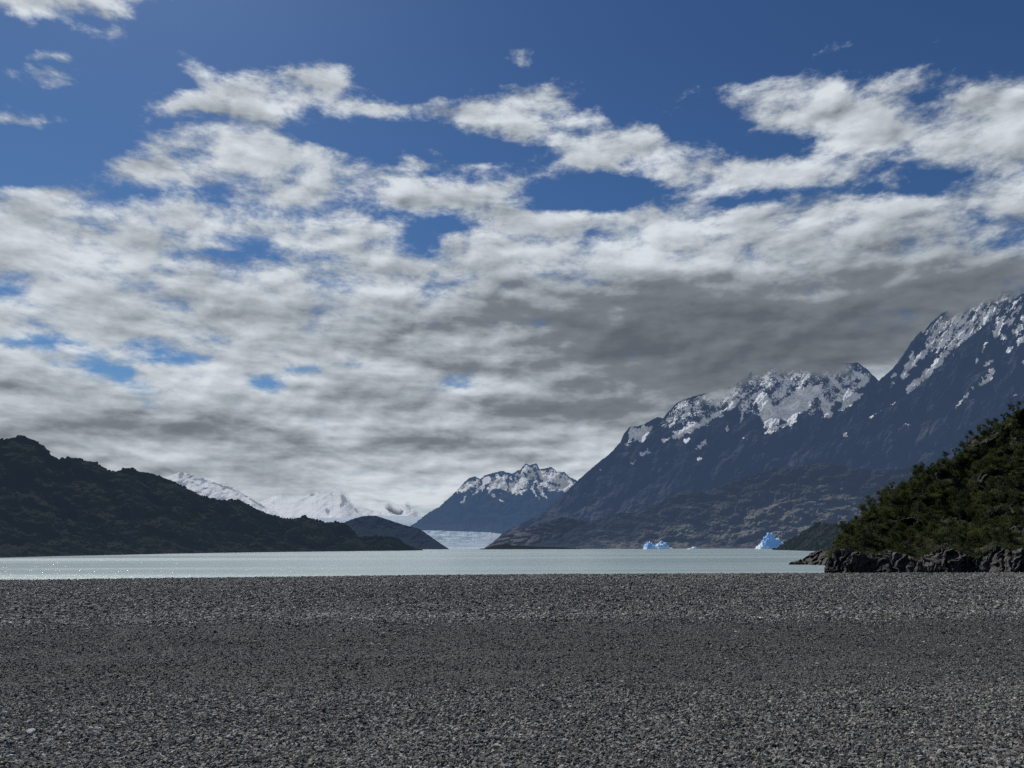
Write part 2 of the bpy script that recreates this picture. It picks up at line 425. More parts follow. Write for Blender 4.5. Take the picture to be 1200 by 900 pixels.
# ------------------------------------------------------------------ far mountains
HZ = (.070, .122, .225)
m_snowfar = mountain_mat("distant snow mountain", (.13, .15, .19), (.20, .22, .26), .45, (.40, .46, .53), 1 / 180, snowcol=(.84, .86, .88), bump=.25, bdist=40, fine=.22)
def sn_far(k, seed, ox=0, rocks=((212, 557, 3, 5, 1, 20), (262, 570, 16, 2, .8, 20), (300, 589, 20, 1.6, .8, 32), (236, 566, 8, 2, .6, 30))):
    def f(PX, PY, t, rp):
        v = .86 + k - .55 * sstep(.5, .8, ridged(PX / 13 + PY / 8 + ox, PY / 7 - PX / 16, 4, seed)) + fbm(PX / 5, PY / 3, 3, seed + 5) * .22
        return v - .75 * blobsum(rocks, PX, PY)
    return f
terrain("snow_mountain", [(120, 600), (170, 572), (195, 559.5), (203, 556), (212.5, 553), (225, 556), (240, 561), (257, 567.5), (270, 569.5), (285, 578), (300, 587), (314, 595), (332, 604.5), (350, 616), (380, 632)],
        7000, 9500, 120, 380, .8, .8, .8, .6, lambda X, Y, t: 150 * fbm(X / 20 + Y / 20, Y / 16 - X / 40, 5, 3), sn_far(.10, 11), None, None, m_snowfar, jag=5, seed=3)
def fogc(x0, x1, h, top=0.0):
    def f(PX, PY, t, rp):
        c = sstep(x0 - 10, x0 + 14, PX) * (1 - sstep(x1 - 14, x1 + 10, PX))
        return c * (1 - sstep(top, top + h, PY - rp))
    return f
terrain("snow_mountain", [(270, 620), (300, 590), (308, 587), (318, 583), (336, 578.5), (351, 575.8), (366, 572), (380, 570), (390, 570), (399, 570.6), (407, 578), (414, 586), (425, 594), (440, 599), (470, 604), (500, 606)],
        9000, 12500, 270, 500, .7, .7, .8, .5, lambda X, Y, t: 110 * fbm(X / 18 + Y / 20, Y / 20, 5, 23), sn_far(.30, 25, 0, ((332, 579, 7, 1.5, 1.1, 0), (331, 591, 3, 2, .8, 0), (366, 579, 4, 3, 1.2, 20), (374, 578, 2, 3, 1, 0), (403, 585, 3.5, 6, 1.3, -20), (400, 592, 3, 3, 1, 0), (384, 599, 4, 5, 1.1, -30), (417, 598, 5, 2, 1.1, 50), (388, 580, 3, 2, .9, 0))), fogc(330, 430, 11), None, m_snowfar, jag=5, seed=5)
m_nun = mountain_mat("misty rock", (.05, .065, .1), (.08, .095, .13), .35, (.26, .31, .39), 1 / 150, fine=.5)
terrain("rock_peak", [(430, 612), (444, 600), (450, 590), (456, 586), (462, 590), (468, 592), (476, 586), (484, 590), (494, 600), (504, 609), (512, 615)],
        10500, 13500, 432, 512, .6, .6, .8, .6, lambda X, Y, t: 110 * fbm(X / 9 + Y / 9, Y / 10, 4, 43),
        lambda X, Y, t, rp: .95 - 1.2 * blobsum([(458, 594, 8, 5, 1, 25), (466, 599, 6, 3.5, 1, 20), (478, 591, 4, 3, .7, 0)], X, Y) + fbm(X / 4, Y / 3, 3, 8) * .2, fogc(430, 512, 13), None, m_nun, jag=4, seed=6)

# icefield feeding the glacier, then the glacier tongue
m_ice, nt, out = new_mat("glacier ice")
pos = nt.node('ShaderNodeNewGeometry').outputs['Position']
mp = nt.node('ShaderNodeMapping'); nt.l.new(pos, mp.inputs[0]); mp.inputs['Scale'].default_value = (1, .35, 1.5)
n = nt.noise(mp.outputs[0], 1 / 60, 8, .7); n2 = nt.noise(mp.outputs[0], 1 / 380, 5, .6)
c = nt.ramp(n, [(.36, (.10, .16, .24)), (.5, (.28, .37, .46)), (.62, (.58, .66, .72))])
c = nt.mix(nt.smooth(n2, .38, .62), c, (.40, .47, .54))
c = nt.mix(nt.m('MULTIPLY', nt.attr('tint'), .7, clamp=True), c, (.62, .70, .76))
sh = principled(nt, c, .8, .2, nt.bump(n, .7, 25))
nt.l.new(mixsh(nt, .35, sh, emission(nt, (.17, .24, .34))), out.inputs[0])  # distance haze over the ice, added as an even blue glow
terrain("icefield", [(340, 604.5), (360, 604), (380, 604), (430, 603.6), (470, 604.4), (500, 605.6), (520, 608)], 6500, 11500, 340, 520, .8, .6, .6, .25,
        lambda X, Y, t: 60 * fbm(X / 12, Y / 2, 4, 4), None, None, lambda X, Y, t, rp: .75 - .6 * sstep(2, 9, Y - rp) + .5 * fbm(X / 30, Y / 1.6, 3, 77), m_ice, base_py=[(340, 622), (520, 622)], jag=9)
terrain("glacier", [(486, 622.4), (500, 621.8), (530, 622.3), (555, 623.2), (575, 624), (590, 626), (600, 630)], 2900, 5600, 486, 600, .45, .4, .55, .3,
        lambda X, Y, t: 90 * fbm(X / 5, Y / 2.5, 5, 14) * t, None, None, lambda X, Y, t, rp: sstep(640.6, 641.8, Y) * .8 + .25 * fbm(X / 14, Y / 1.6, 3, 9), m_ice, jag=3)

# central peak
m_cen = mountain_mat("haze-blue mountain", (.022, .030, .045), (.045, .055, .07), .62, HZ, 1 / 120, snowcol=(.76, .79, .84), bump=.9, bdist=60, fine=.5, tintcol=(.10, .10, .11))  # blue comes from aerial haze painted in as emission
C_ridge = [(478, 618), (488, 612), (495, 606), (505, 599), (515, 594), (521, 588), (527.5, 582.5), (537.5, 572.5), (544, 565), (550, 560), (557.5, 558), (562.5, 561.5), (568, 557), (575, 555), (587.5, 551.7), (600, 555), (610, 550), (613, 546), (616, 543), (621, 545.5),
           (625, 543.5), (629, 543), (632.5, 550), (640, 548.5), (646, 547), (652.5, 552.5), (661, 553), (669, 560), (675, 562.5), (690, 575), (720, 600), (740, 615)]
C_snow = [([(536, 576), (548, 570), (560, 564)], 2.6), ([(541, 590), (546, 581)], 1.2), ([(575, 570), (590, 562)], 4.5), ([(566, 568), (572, 560)], 2), ([(612, 552), (618, 549)], 3), ([(598, 574), (608, 569), (616, 563)], 5),
          ([(616, 575), (600, 578)], 2.2), ([(645, 556), (655, 563), (668, 568)], 6), ([(655, 573), (666, 574)], 2), ([(622, 570), (632, 585)], 1.1), ([(628, 565), (640, 586)], 1.1), ([(636, 560), (645, 575)], 1.4), ([(618, 562), (625, 552)], 2.5), ([(577, 581), (580, 579)], 1.5), ([(586, 586), (590, 587)], 1.3),
          ([(555, 578), (566, 572)], 2.0), ([(632, 556), (640, 553)], 2.0)]
def c_snow(X, Y, t, rp):
    alt = sstep(591, 566, Y + (X - 600) * .02) * sstep(0, 3.5, Y - rp)
    r = ridged(X / 10 - Y / 18, Y / 22 + X / 22, 5, 61)
    return np.maximum(alt * (.70 - .85 * r + .36 * fbm(X / 5, Y / 5, 3, 7) + .04), seg_field(C_snow, X, Y) * 1.12)
terrain("central_mountain", C_ridge, 6200, 8800, 478, 740, .6, .6, .7, .7,
        lambda X, Y, t: 260 * (ridged(X / 22 - Y / 40, Y / 30 + X / 50, 5, 51) - .5) + 200 * fbm(X / 9, Y / 12, 6, 52, .62), c_snow, None,
        lambda X, Y, t, rp: sstep(612, 622, Y + 0 * X) * 1.0, m_cen, base_py=[(478, 626), (540, 627), (600, 630), (740, 640)], jag=4, seed=12)

# right-hand massif: back face, near peak, front shoulder
m_mas = mountain_mat("cloud-shaded hazy massif", (.012, .017, .026), (.060, .066, .074), .58, (.055, .090, .168), 1 / 110, snowcol=(.76, .79, .84), tintcol=(.20, .19, .168), bump=.8, bdist=40, fine=.85)  # rock colour darkened to stand for cloud shadow, blue haze painted over it
D_ridge = [(560, 645), (573, 638.5), (593, 622), (615, 611), (637, 600), (660, 580), (677, 563), (700, 543), (713, 533), (720, 526), (727, 518), (732, 507), (738, 500), (745, 499.5), (753, 498), (762, 493), (770, 488.5), (777, 490), (783, 483), (793, 472),
           (807, 466), (837, 458), (860, 452), (880, 436), (900, 429), (925, 426), (945, 427), (964, 427), (984, 426), (1005, 425), (1010, 428), (1015, 432), (1030, 446), (1050, 470), (1080, 500), (1120, 520)]
D_polys = [[(740, 502), (767, 499), (758, 511), (750, 519), (748, 513), (735, 520)],
           [(880, 465), (893, 457), (903, 467), (907, 477), (920, 467), (937, 457), (957, 450), (953, 460), (943, 477), (937, 483), (927, 497), (917, 490), (910, 500), (900, 507), (893, 493), (888, 477)],
           [(989, 456), (1012, 462), (1000, 472), (984, 483), (987, 470)], [(961, 462), (972, 470), (975, 490), (966, 489), (962, 478)]]
D_segs = [([(790, 512), (800, 505), (818, 498), (832, 490)], 4), ([(832, 490), (848, 482), (865, 468)], 3), ([(796, 476), (808, 477), (803, 488)], 3), ([(750, 533), (756, 529)], 1.8), ([(741, 543), (744, 540)], 1.2), ([(704, 551), (706, 550)], 1.2),
          ([(817, 526), (822, 522), (827, 516)], 1.6), ([(818, 538), (822, 536)], 1.2), ([(852, 506), (852, 500)], 1.8), ([(867, 495), (871, 488), (868, 486)], 1.6), ([(775, 518), (783, 513)], 1.4), ([(800, 518), (808, 514)], 1.5), ([(898, 507), (915, 500), (933, 493)], 2.2),
          ([(871, 513), (874, 513)], 1), ([(760, 527), (758, 534)], 1.1), ([(938, 483), (952, 466), (964, 452)], 4), ([(965, 488), (976, 484)], 1.6), ([(925, 470), (940, 450), (948, 436)], 2.6), ([(905, 440), (922, 446)], 2.0), ([(970, 440), (982, 452), (990, 462)], 2.2), ([(1000, 434), (1016, 446), (1006, 452)], 3)]
def d_snow(X, Y, t, rp):
    line = np.interp(X, [727, 760, 790, 850, 880, 900, 935, 970, 1030], [515, 518, 512, 490, 492, 508, 496, 492, 450])
    a = sstep(3, -16, Y - line) * sstep(0, 4, Y - rp + 1)
    mott = .56 * a * (sstep(745, 800, X)) + .34 * fbm(X / 6 + Y / 9, Y / 5 - X / 9, 4, 70, .65) * a - .40 * a * ridged(X / 26 + Y / 30, Y / 24, 3, 72)
    s = np.maximum(mott, 0)
    for p in D_polys: s = np.maximum(s, poly_field(p, X, Y, 2.0) * 1.55 - .25)
    return np.maximum(s, seg_field(D_segs, X, Y) * 1.08)
def slope_tint(X, Y, t, rp):
    st = ridged((X + Y * .65) / 20, (Y - X * .5) / 70, 5, 37)
    return np.clip(sstep(540, 625, Y + .0 * X) * .6 + .7 * fbm(X / 60, Y / 26, 4, 33) * sstep(500, 560, Y) + .55 * sstep(.35, .8, st) + .5 * fbm(X / 24, Y / 16, 4, 38), 0, 1)
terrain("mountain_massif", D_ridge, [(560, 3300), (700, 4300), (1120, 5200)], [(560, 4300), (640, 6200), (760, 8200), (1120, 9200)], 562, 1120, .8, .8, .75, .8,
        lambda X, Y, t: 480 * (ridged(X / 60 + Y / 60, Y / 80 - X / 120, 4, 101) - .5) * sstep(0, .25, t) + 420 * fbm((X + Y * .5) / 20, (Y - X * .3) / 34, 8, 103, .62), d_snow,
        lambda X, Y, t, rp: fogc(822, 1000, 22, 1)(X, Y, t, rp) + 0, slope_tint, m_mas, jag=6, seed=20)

E_ridge = [(940, 640), (985, 500), (1010, 465), (1030, 446), (1046, 432), (1052, 424), (1058, 416), (1062, 410), (1066, 404), (1071, 397), (1076, 391), (1079, 388), (1082, 391), (1085, 386), (1089, 380), (1096, 374), (1104, 367), (1110, 364), (1117, 360), (1135, 350), (1156, 343), (1181, 340), (1200, 336), (1300, 320), (1500, 330)]
E_segs = [([(1140, 358), (1150, 366), (1155, 377)], 4), ([(1152, 382), (1160, 366), (1166, 358)], 2), ([(1122, 371), (1112, 376), (1097, 392), (1085, 410), (1074, 422), (1064, 434), (1058, 443)], 3.0), ([(1109, 412), (1106, 418), (1094, 430), (1079, 445), (1071, 450), (1064, 460)], 3.4),
          ([(1070, 414), (1067, 424), (1062, 432)], 2.6), ([(1100, 384), (1092, 402), (1080, 420)], 1.8), ([(1118, 384), (1107, 400), (1096, 414)], 1.6), ([(1134, 380), (1120, 396), (1112, 408)], 1.8), ([(1128, 362), (1120, 372)], 2.2), ([(1168, 356), (1176, 350)], 2.0), ([(1140, 380), (1135, 392), (1128, 396)], 3),
          ([(1050, 436), (1046, 442)], 1.6), ([(1048, 448), (1044, 454)], 1.3)]
def e_snow(X, Y, t, rp):
    a = sstep(440, 400, Y) * sstep(0, 5, Y - rp) * sstep(1070, 1095, X)
    st = fbm((X + Y * .62) / 5.0, (Y - X * .6) / 26, 4, 81, .6)
    return np.maximum(a * (.50 + .60 * st), seg_field(E_segs, X, Y) * 1.08)
terrain("mountain_peak", E_ridge, [(940, 4300), (1500, 4300)], [(940, 5600), (1080, 7000), (1500, 7600)], 960, 1500, .8, .8, .7, .9,
        lambda X, Y, t: 150 * (ridged((X + Y * .6) / 26, (Y - X * .6) / 70, 5, 111) - .5) + 200 * fbm((X + Y * .6) / 9, (Y - X * .6) / 26, 7, 112, .62), e_snow, fogc(1106, 1560, 20, 3), slope_tint, m_mas, jag=5, seed=24)

F_ridge = [(850, 590), (900, 562), (930, 541), (950, 524), (975, 510), (1000, 498), (1020, 488), (1040, 476), (1066, 461), (1089, 441), (1110, 425), (1120, 409), (1135, 396), (1156, 380), (1176, 362), (1182, 356), (1189, 350), (1200, 343), (1230, 325), (1300, 300), (1500, 280)]
F_segs = [([(1036, 467), (1034, 469)], 2.2), ([(1021, 479), (1028, 474)], 1.7), ([(1034, 475), (1029, 481), (1018, 489)], 1.6), ([(1053, 459), (1054, 463)], 2.0), ([(1164, 432), (1162, 438), (1157, 446), (1148, 450)], 2.8), ([(1135, 459), (1129, 468), (1120, 477)], 1.5),
          ([(1163, 422), (1153, 429)], 1.5), ([(1143, 424), (1146, 422)], 1.6), ([(968, 496), (959, 501)], 1.5), ([(968, 505.5), (982, 503)], 1.3), ([(981, 497), (984, 499)], 1.7), ([(988, 511), (994, 510)], 1.1), ([(1174, 374), (1170, 384), (1166, 394)], 3), ([(1176, 392), (1176, 398)], 1.8),
          ([(1198, 380), (1192, 386), (1188, 391)], 3.4), ([(1186, 406), (1179, 413)], 2), ([(1200, 393), (1193, 404)], 2.2), ([(1198, 425), (1200, 424)], 2), ([(1156, 400), (1152, 412)], 1.5), ([(1140, 455), (1142, 453)], 1.2), ([(972, 509), (975, 508)], 1), ([(1010, 491), (1013, 490)], 1), ([(1062, 497), (1064, 496)], .9),
          ([(1175, 446), (1172, 447)], .9), ([(1188, 465), (1192, 463)], 1), ([(1048, 472), (1044, 475)], 1.1), ([(1186, 372), (1190, 362)], 1.2), ([(1116, 418), (1118, 415)], 1.0)]
def f_snow(X, Y, t, rp):
    a = sstep(425, 375, Y) * sstep(1140, 1175, X) * sstep(0, 3, Y - rp)
    st = fbm((X + Y * .62) / 4.5, (Y - X * .6) / 14, 4, 87, .6)
    return np.maximum(a * (.36 + .75 * st), seg_field(F_segs, X, Y) * 1.12)
terrain("mountain_shoulder", F_ridge, [(850, 3600), (1500, 3600)], [(850, 4600), (1080, 5600), (1500, 6200)], 850, 1500, .8, .8, .7, .6,
        lambda X, Y, t: 200 * (ridged((X + Y * .5) / 60, (Y - X * .4) / 60, 4, 121) - .5) * sstep(0, .3, t) + 220 * fbm((X + Y * .6) / 18, (Y - X * .5) / 40, 8, 123, .62), f_snow, None,
        lambda X, Y, t, rp: np.clip(slope_tint(X, Y, t, rp) + .9 * blobsum([(1055, 508, 26, 10, 1, -30), (1090, 516, 22, 12, 1, -40), (935, 536, 18, 5, .8, -50)], X, Y), 0, 1), m_mas, jag=6, seed=28)

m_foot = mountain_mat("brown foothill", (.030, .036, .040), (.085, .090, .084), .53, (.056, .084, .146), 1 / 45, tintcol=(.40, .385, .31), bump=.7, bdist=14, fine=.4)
G_ridge = [(575, 643), (600, 641), (625, 637), (640, 633), (657, 628), (675, 618), (700, 608), (725, 601), (745, 600), (770, 591), (785, 583), (800, 576), (812, 574), (830, 578), (850, 567), (880, 557), (910, 548), (940, 546), (970, 541), (1000, 549), (1040, 551), (1100, 545), (1500, 545)]
terrain("foothills", G_ridge, [(575, 2600), (1500, 2500)], [(575, 2750), (700, 3200), (1500, 3700)], 575, 1500, .7, .7, .8, .9,
        lambda X, Y, t: 90 * (ridged(X / 40 + Y / 30, Y / 26 - X / 70, 4, 131) - .45) + 130 * fbm((X + Y) / 22, (Y - X * .25) / 12, 8, 133, .62), None, None,
        lambda X, Y, t, rp: np.clip(-.22 + 1.0 * sstep(2, 60, Y - rp) + .8 * fbm(X / 30, Y / 14, 4, 135) - .4 * blobsum([(840, 640, 60, 12, 1, 0), (700, 600, 30, 10, .6, 0)], X, Y), 0, 1), m_foot, jag=6, seed=30)
# dark low spit in front of the glacier's right edge, pale moraine slopes above it
terrain("foothills", [(566, 643.5), (574, 638), (584, 631), (597, 624), (612, 620), (625, 616), (640, 612), (660, 606), (690, 612), (720, 625), (760, 643)], 2800, [(560, 3100), (760, 3300)], 566, 755, .7, .6, .8, .7,
        lambda X, Y, t: 110 * (ridged(X / 16 + Y / 9, Y / 10 - X / 60, 5, 141) - .45), None, None, lambda X, Y, t, rp: np.clip(1 - abs(X - 600) / 60, 0, 1) * .9 + 0 * Y, mountain_mat("hazy moraine", (.025, .03, .04), (.05, .055, .065), .5, (.052, .078, .13), 1 / 50, tintcol=(.34, .31, .31), bump=.9, bdist=30), jag=5, seed=31)
m_dark = mountain_mat("dark wooded hill", (.012, .016, .016), (.030, .034, .028), .22, (.050, .072, .11), 1 / 22, tintcol=(.05, .045, .04), bump=.8, bdist=8, fine=.3)
terrain("wooded_spit", [(560, 643.6), (570, 642), (580, 639), (592, 637.6), (604, 639.5), (625, 640.5), (650, 641), (680, 642.6)], 2300, 2450, 562, 680, .6, .3, 1, .5, None, None, None, None, m_dark, jag=2.5, seed=32)

# ------------------------------------------------------------------ rounded hill by the glacier and the long wooded hill on the left
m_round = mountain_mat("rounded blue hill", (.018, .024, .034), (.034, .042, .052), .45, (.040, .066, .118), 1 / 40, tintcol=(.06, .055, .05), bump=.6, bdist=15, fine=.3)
terrain("rounded_hill", [(385, 625), (398, 616), (405, 611.5), (415, 607.5), (427, 604.5), (440, 604.3), (452, 608), (465, 612.5), (477, 616), (492, 620), (505, 629), (515, 636), (521, 640), (526, 643)], 2700, [(385, 3600), (526, 2900)], 385, 526, .6, .6, .7, .35,
        lambda X, Y, t: 110 * fbm(X / 30, Y / 18, 7, 151, .6), None, None, lambda X, Y, t, rp: np.clip(.4 + fbm(X / 20, Y / 8, 3, 5), 0, 1), m_round, jag=5, seed=33)

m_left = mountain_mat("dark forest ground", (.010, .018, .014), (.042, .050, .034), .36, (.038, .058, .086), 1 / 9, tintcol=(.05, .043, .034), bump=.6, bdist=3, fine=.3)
L_ridge = [(-400, 470), (-200, 500), (-60, 505), (0, 514), (10, 516.5), (17, 512), (25, 511), (40, 515.5), (52, 523), (60, 533), (70, 538.5), (82, 536), (97, 539.5), (112, 541.5), (125, 550.5), (135, 552.5), (150, 548), (162, 552), (175, 554.5), (185, 557), (202, 563.5), (212, 569), (232, 578.5), (247, 585.5),
           (262, 586), (282, 586.5), (295, 594), (310, 600.5), (331, 607), (345, 608), (357, 605), (366, 608), (381, 612.5), (401, 612), (406, 614), (412, 619), (418, 628), (428, 630.5), (440, 629), (456, 628.5), (468, 633), (474, 639), (484, 641), (492, 643), (496, 645)]
L_base = [(-400, 330), (0, 408), (150, 560), (300, 850), (420, 1130), (496, 1380)]
L_dr = [(-400, 640), (0, 800), (150, 950), (300, 1150), (420, 1330), (440, 1300), (496, 1400)]
def l_relief(X, Y, t):
    r = ridged(X / 60 - Y / 45, Y / 50 + X / 120, 5, 161) - .5
    return (90 * r * sstep(.05, .35, t) + 50 * fbm((X + Y) / 26, (Y - X * .3) / 16, 7, 163, .55)) * np.interp(X, [0, 400, 496], [1, .8, .15])
lo, Lpos, LPX, LPY = terrain("wooded_hill", L_ridge, L_base, L_dr, -400, 496, .9, .9, .8, .9, l_relief, None, None,
        lambda X, Y, t, rp: np.clip(.35 + 1.1 * fbm(X / 28, Y / 20, 4, 165), 0, 1), m_left, jag=7, seed=34)

H_ridge = [(906, 644.2), (912, 641), (918, 637), (924, 634), (930, 630), (935, 628), (940, 623), (946, 620), (950, 617), (955, 614), (960, 612.6), (969, 612.5), (984, 616), (1002, 610), (1020, 600), (1060, 590), (1200, 580), (1400, 560)]
ho, Hpos, HPX, HPY = terrain("wooded_headland", H_ridge, [(906, 1120), (985, 560), (1400, 420)], [(906, 1150), (960, 1000), (1002, 760), (1400, 760)], 906, 1400, .7, .7, .8, .9,
        lambda X, Y, t: 22 * fbm(X / 12, Y / 10, 4, 171), None, None, lambda X, Y, t, rp: np.clip(.3 + fbm(X / 15, Y / 9, 4, 165), 0, 1), m_left, jag=5, seed=35)

# ------------------------------------------------------------------ scattering with geometry nodes (stuff only)
def scatter(name, pts, rot, scl, idx, sources, **props):
    me = bpy.data.meshes.new(name); me.vertices.add(len(pts)); me.vertices.foreach_set('co', pts.astype(np.float32).ravel())
    a = me.attributes.new('rot', 'FLOAT_VECTOR', 'POINT'); a.data.foreach_set('vector', rot.astype(np.float32).ravel())
    a = me.attributes.new('scl', 'FLOAT_VECTOR', 'POINT'); a.data.foreach_set('vector', scl.astype(np.float32).ravel())
    a = me.attributes.new('idx', 'INT', 'POINT'); a.data.foreach_set('value', idx.astype(np.int32))
    c = bpy.data.collections.new(name + " sources")
    for i, s in enumerate(sources):
        so_ = bpy.data.objects.new("%s %02d" % (s.name, i), s); c.objects.link(so_)
    ng = bpy.data.node_groups.new(name, 'GeometryNodeTree')
    ng.interface.new_socket('Geometry', in_out='INPUT', socket_type='NodeSocketGeometry')
    ng.interface.new_socket('Geometry', in_out='OUTPUT', socket_type='NodeSocketGeometry')
    gi = ng.nodes.new('NodeGroupInput'); go = ng.nodes.new('NodeGroupOutput')
    ci = ng.nodes.new('GeometryNodeCollectionInfo'); ci.inputs[0].default_value = c; ci.inputs[1].default_value = True; ci.inputs[2].default_value = True
    ip = ng.nodes.new('GeometryNodeInstanceOnPoints'); ip.inputs['Pick Instance'].default_value = True
    def na(n_, t):
        x = ng.nodes.new('GeometryNodeInputNamedAttribute'); x.data_type = t; x.inputs[0].default_value = n_; return x.outputs[0]
    ng.links.new(gi.outputs[0], ip.inputs['Points']); ng.links.new(ci.outputs[0], ip.inputs['Instance'])
    ng.links.new(na('idx', 'INT'), ip.inputs['Instance Index'])
    e2r = ng.nodes.new('FunctionNodeEulerToRotation'); ng.links.new(na('rot', 'FLOAT_VECTOR'), e2r.inputs[0]); ng.links.new(e2r.outputs[0], ip.inputs['Rotation'])
    ng.links.new(na('scl', 'FLOAT_VECTOR'), ip.inputs['Scale']); ng.links.new(ip.outputs[0], go.inputs[0])
    o = link(name, me, **props)
    md = o.modifiers.new("scatter", 'NODES'); md.node_group = ng
    return o


def foliage_mat(name, cols, haze=0.0, hcol=(0, 0, 0), nscale=.15, trans=.25):
    m, nt, out = new_mat(name)
    oi = nt.node('ShaderNodeObjectInfo'); pos = nt.node('ShaderNodeNewGeometry').outputs['Position']
    n = nt.noise(pos, nscale, 4, .6)
    f = nt.m('ADD', nt.m('MULTIPLY', oi.outputs['Random'], .5), nt.m('MULTIPLY_ADD', n, 1.6, -.55), clamp=True)
    c = nt.ramp(f, [(i / (len(cols) - 1), k) for i, k in enumerate(cols)])
    nf = nt.noise(pos, 4.0, 2, .5)
    c = nt.mix(nt.smooth(nf, .35, .65, 0.0, .6), c, nt.vm('SCALE', c, s=.4))
    sh = principled(nt, c, .75, .0 if not trans else .2)
    if trans:
        tl = nt.node('ShaderNodeBsdfTranslucent'); nt.put(tl.inputs[0], nt.vm('SCALE', c, s=1.3)); sh = mixsh(nt, trans, sh, tl.outputs[0])
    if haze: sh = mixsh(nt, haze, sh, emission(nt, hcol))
    nt.l.new(sh, out.inputs[0])
    return m


import bmesh
def lump_mesh(name, seed, mat, sub=2, amp=.45, squash=.8):
    bm = bmesh.new(); bmesh.ops.create_icosphere(bm, subdivisions=sub, radius=1)
    rr = np.random.default_rng(seed)
    for v in bm.verts:
        v.co *= 1 + amp * (rr.random() - .6); v.co.z *= squash
    me = bpy.data.meshes.new(name); bm.to_mesh(me); bm.free(); me.materials.append(mat)
    return me

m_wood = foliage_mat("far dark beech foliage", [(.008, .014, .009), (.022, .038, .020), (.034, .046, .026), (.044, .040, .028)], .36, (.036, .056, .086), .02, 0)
def scatter_on(grid, PXg, n, sz, name, src, seed, tmin=.0, tmax=1.0, xlim=(-350, 1300), **props):
    r = np.random.default_rng(seed); nr, nc, _ = grid.shape
    fi = (tmin + (tmax - tmin) * r.random(n)) * (nr - 1.001); fj = r.random(n) * (nc - 1.001)
    i = fi.astype(int); j = fj.astype(int); a = (fi - i)[:, None]; b = (fj - j)[:, None]
    p = (grid[i, j] * (1 - b) + grid[i, j + 1] * b) * (1 - a) + (grid[i + 1, j] * (1 - b) + grid[i + 1, j + 1] * b) * a
    dist = np.hypot(p[:, 0], p[:, 1])
    s = sz(dist, r.random(n))
    cl = fbm(p[:, 0] / 26, p[:, 1] / 26 + p[:, 2] / 14, 4, seed) 
    keep = (cl > -.02 + .25 * r.random(n)) & (p[:, 2] > WATER + .3)
    p = p[keep]; s = s[keep]; k = len(p)
    rot = np.stack([r.normal(0, .15, k), r.normal(0, .15, k), r.random(k) * 6.28], -1)
    scl = s[:, None] * np.stack([.8 + .5 * r.random(k), .8 + .5 * r.random(k), .8 + .7 * r.random(k)], -1)
    p[:, 2] += scl[:, 2] * .3
    return scatter(name, p, rot, scl, r.integers(0, len(src), k), src, **props)
lumps = [lump_mesh("tree canopy", 50 + i, m_wood) for i in range(5)]
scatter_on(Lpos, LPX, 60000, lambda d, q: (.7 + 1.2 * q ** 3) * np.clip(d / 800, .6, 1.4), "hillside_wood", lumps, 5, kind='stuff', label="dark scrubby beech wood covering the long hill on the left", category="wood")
scatter_on(Hpos, HPX, 9000, lambda d, q: (.7 + 1.3 * q ** 2) * np.clip(d / 900, .5, 1.2), "headland_wood", lumps, 6, kind='stuff', label="dark wood covering the low headland behind the right-hand point", category="wood")

# ------------------------------------------------------------------ lake
m_lake, nt, out = new_mat("milky glacial lake water")
pos = nt.node('ShaderNodeNewGeometry').outputs['Position']
mp = nt.node('ShaderNodeMapping'); nt.l.new(pos, mp.inputs[0]); mp.inputs['Scale'].default_value = (.55, 1, 1); mp.inputs['Rotation'].default_value = (0, 0, math.radians(12))
w1 = nt.noise(mp.outputs[0], 1.1, 6, .62, .3); w2 = nt.noise(mp.outputs[0], .16, 4, .5)
big = nt.noise(mp.outputs[0], 1 / 90, 4, .55)
mpb = nt.node('ShaderNodeMapping'); nt.l.new(pos, mpb.inputs[0]); mpb.inputs['Scale'].default_value = (1 / 700, 1 / 60, 1)
band = nt.noise(mpb.outputs[0], 1.0, 4, .6)
gl = nt.noise(pos, .9, 2, .6)
c = nt.mix(nt.smooth(band, .4, .6), (.31, .405, .41), (.355, .44, .44))
h = nt.m('ADD', nt.m('MULTIPLY', w1, .35), w2)
sh = principled(nt, c, nt.m('ADD', nt.smooth(band, .42, .60, .20, .28), nt.m('MULTIPLY', nt.m('MULTIPLY', nt.smooth(gl, .56, .62), nt.smooth(band, .47, .56)), .30)), .5, nt.bump(h, 1.0, .55))
nt.l.new(sh, out.inputs[0])
g0 = np.array([[[-14000, 30, WATER], [14000, 30, WATER]], [[-14000, 14000, WATER], [14000, 14000, WATER]]], float)
link("lake_water", grid_mesh("lake_water", g0, None, m_lake, False), kind='structure', label="pale grey-green glacial lake")

# ------------------------------------------------------------------ gravel beach
cp = [(0, 682.7), (150, 680.6), (300, 679), (450, 677.2), (600, 675.8), (780, 675), (950, 674.3), (1200, 673.8)]
cxs = []; czs = []
for (a, b) in cp:
    s_, c_, e_ = ray(a, b); k = 27 / c_; cxs.append(float(s_ * k)); czs.append(float(1.6 + e_ * k))
def beach_z(x, y):
    zc = np.interp(x, cxs, czs)
    up = sstep(9, 27, y) ** 1.0
    z = np.where(y < 27, zc * up, zc - (zc + 3.4) * sstep(27, 78, y) * 1.0 - .0)
    berm = 15.2 + .9 * fbm(x / 14, x * 0, 3, 3) + x * .05
    z = z + 0.13 * sstep(berm - 1.6, berm, y) * (1 - sstep(berm, 27, y))
    b2 = 10.4 + .5 * fbm(x / 9, x * 0 + 8, 3, 3) + x * .05
    z = z + .03 * sstep(b2 - .8, b2, y) * (1 - sstep(b2, b2 + 3, y))
    z = z + .035 * fbm(x / 3.0, y / 1.6, 4, 9) * (1 - sstep(24, 27, y)) + .012 * fbm(x / .5, y / .35, 3, 19) * (1 - sstep(24, 28, y))
    return z
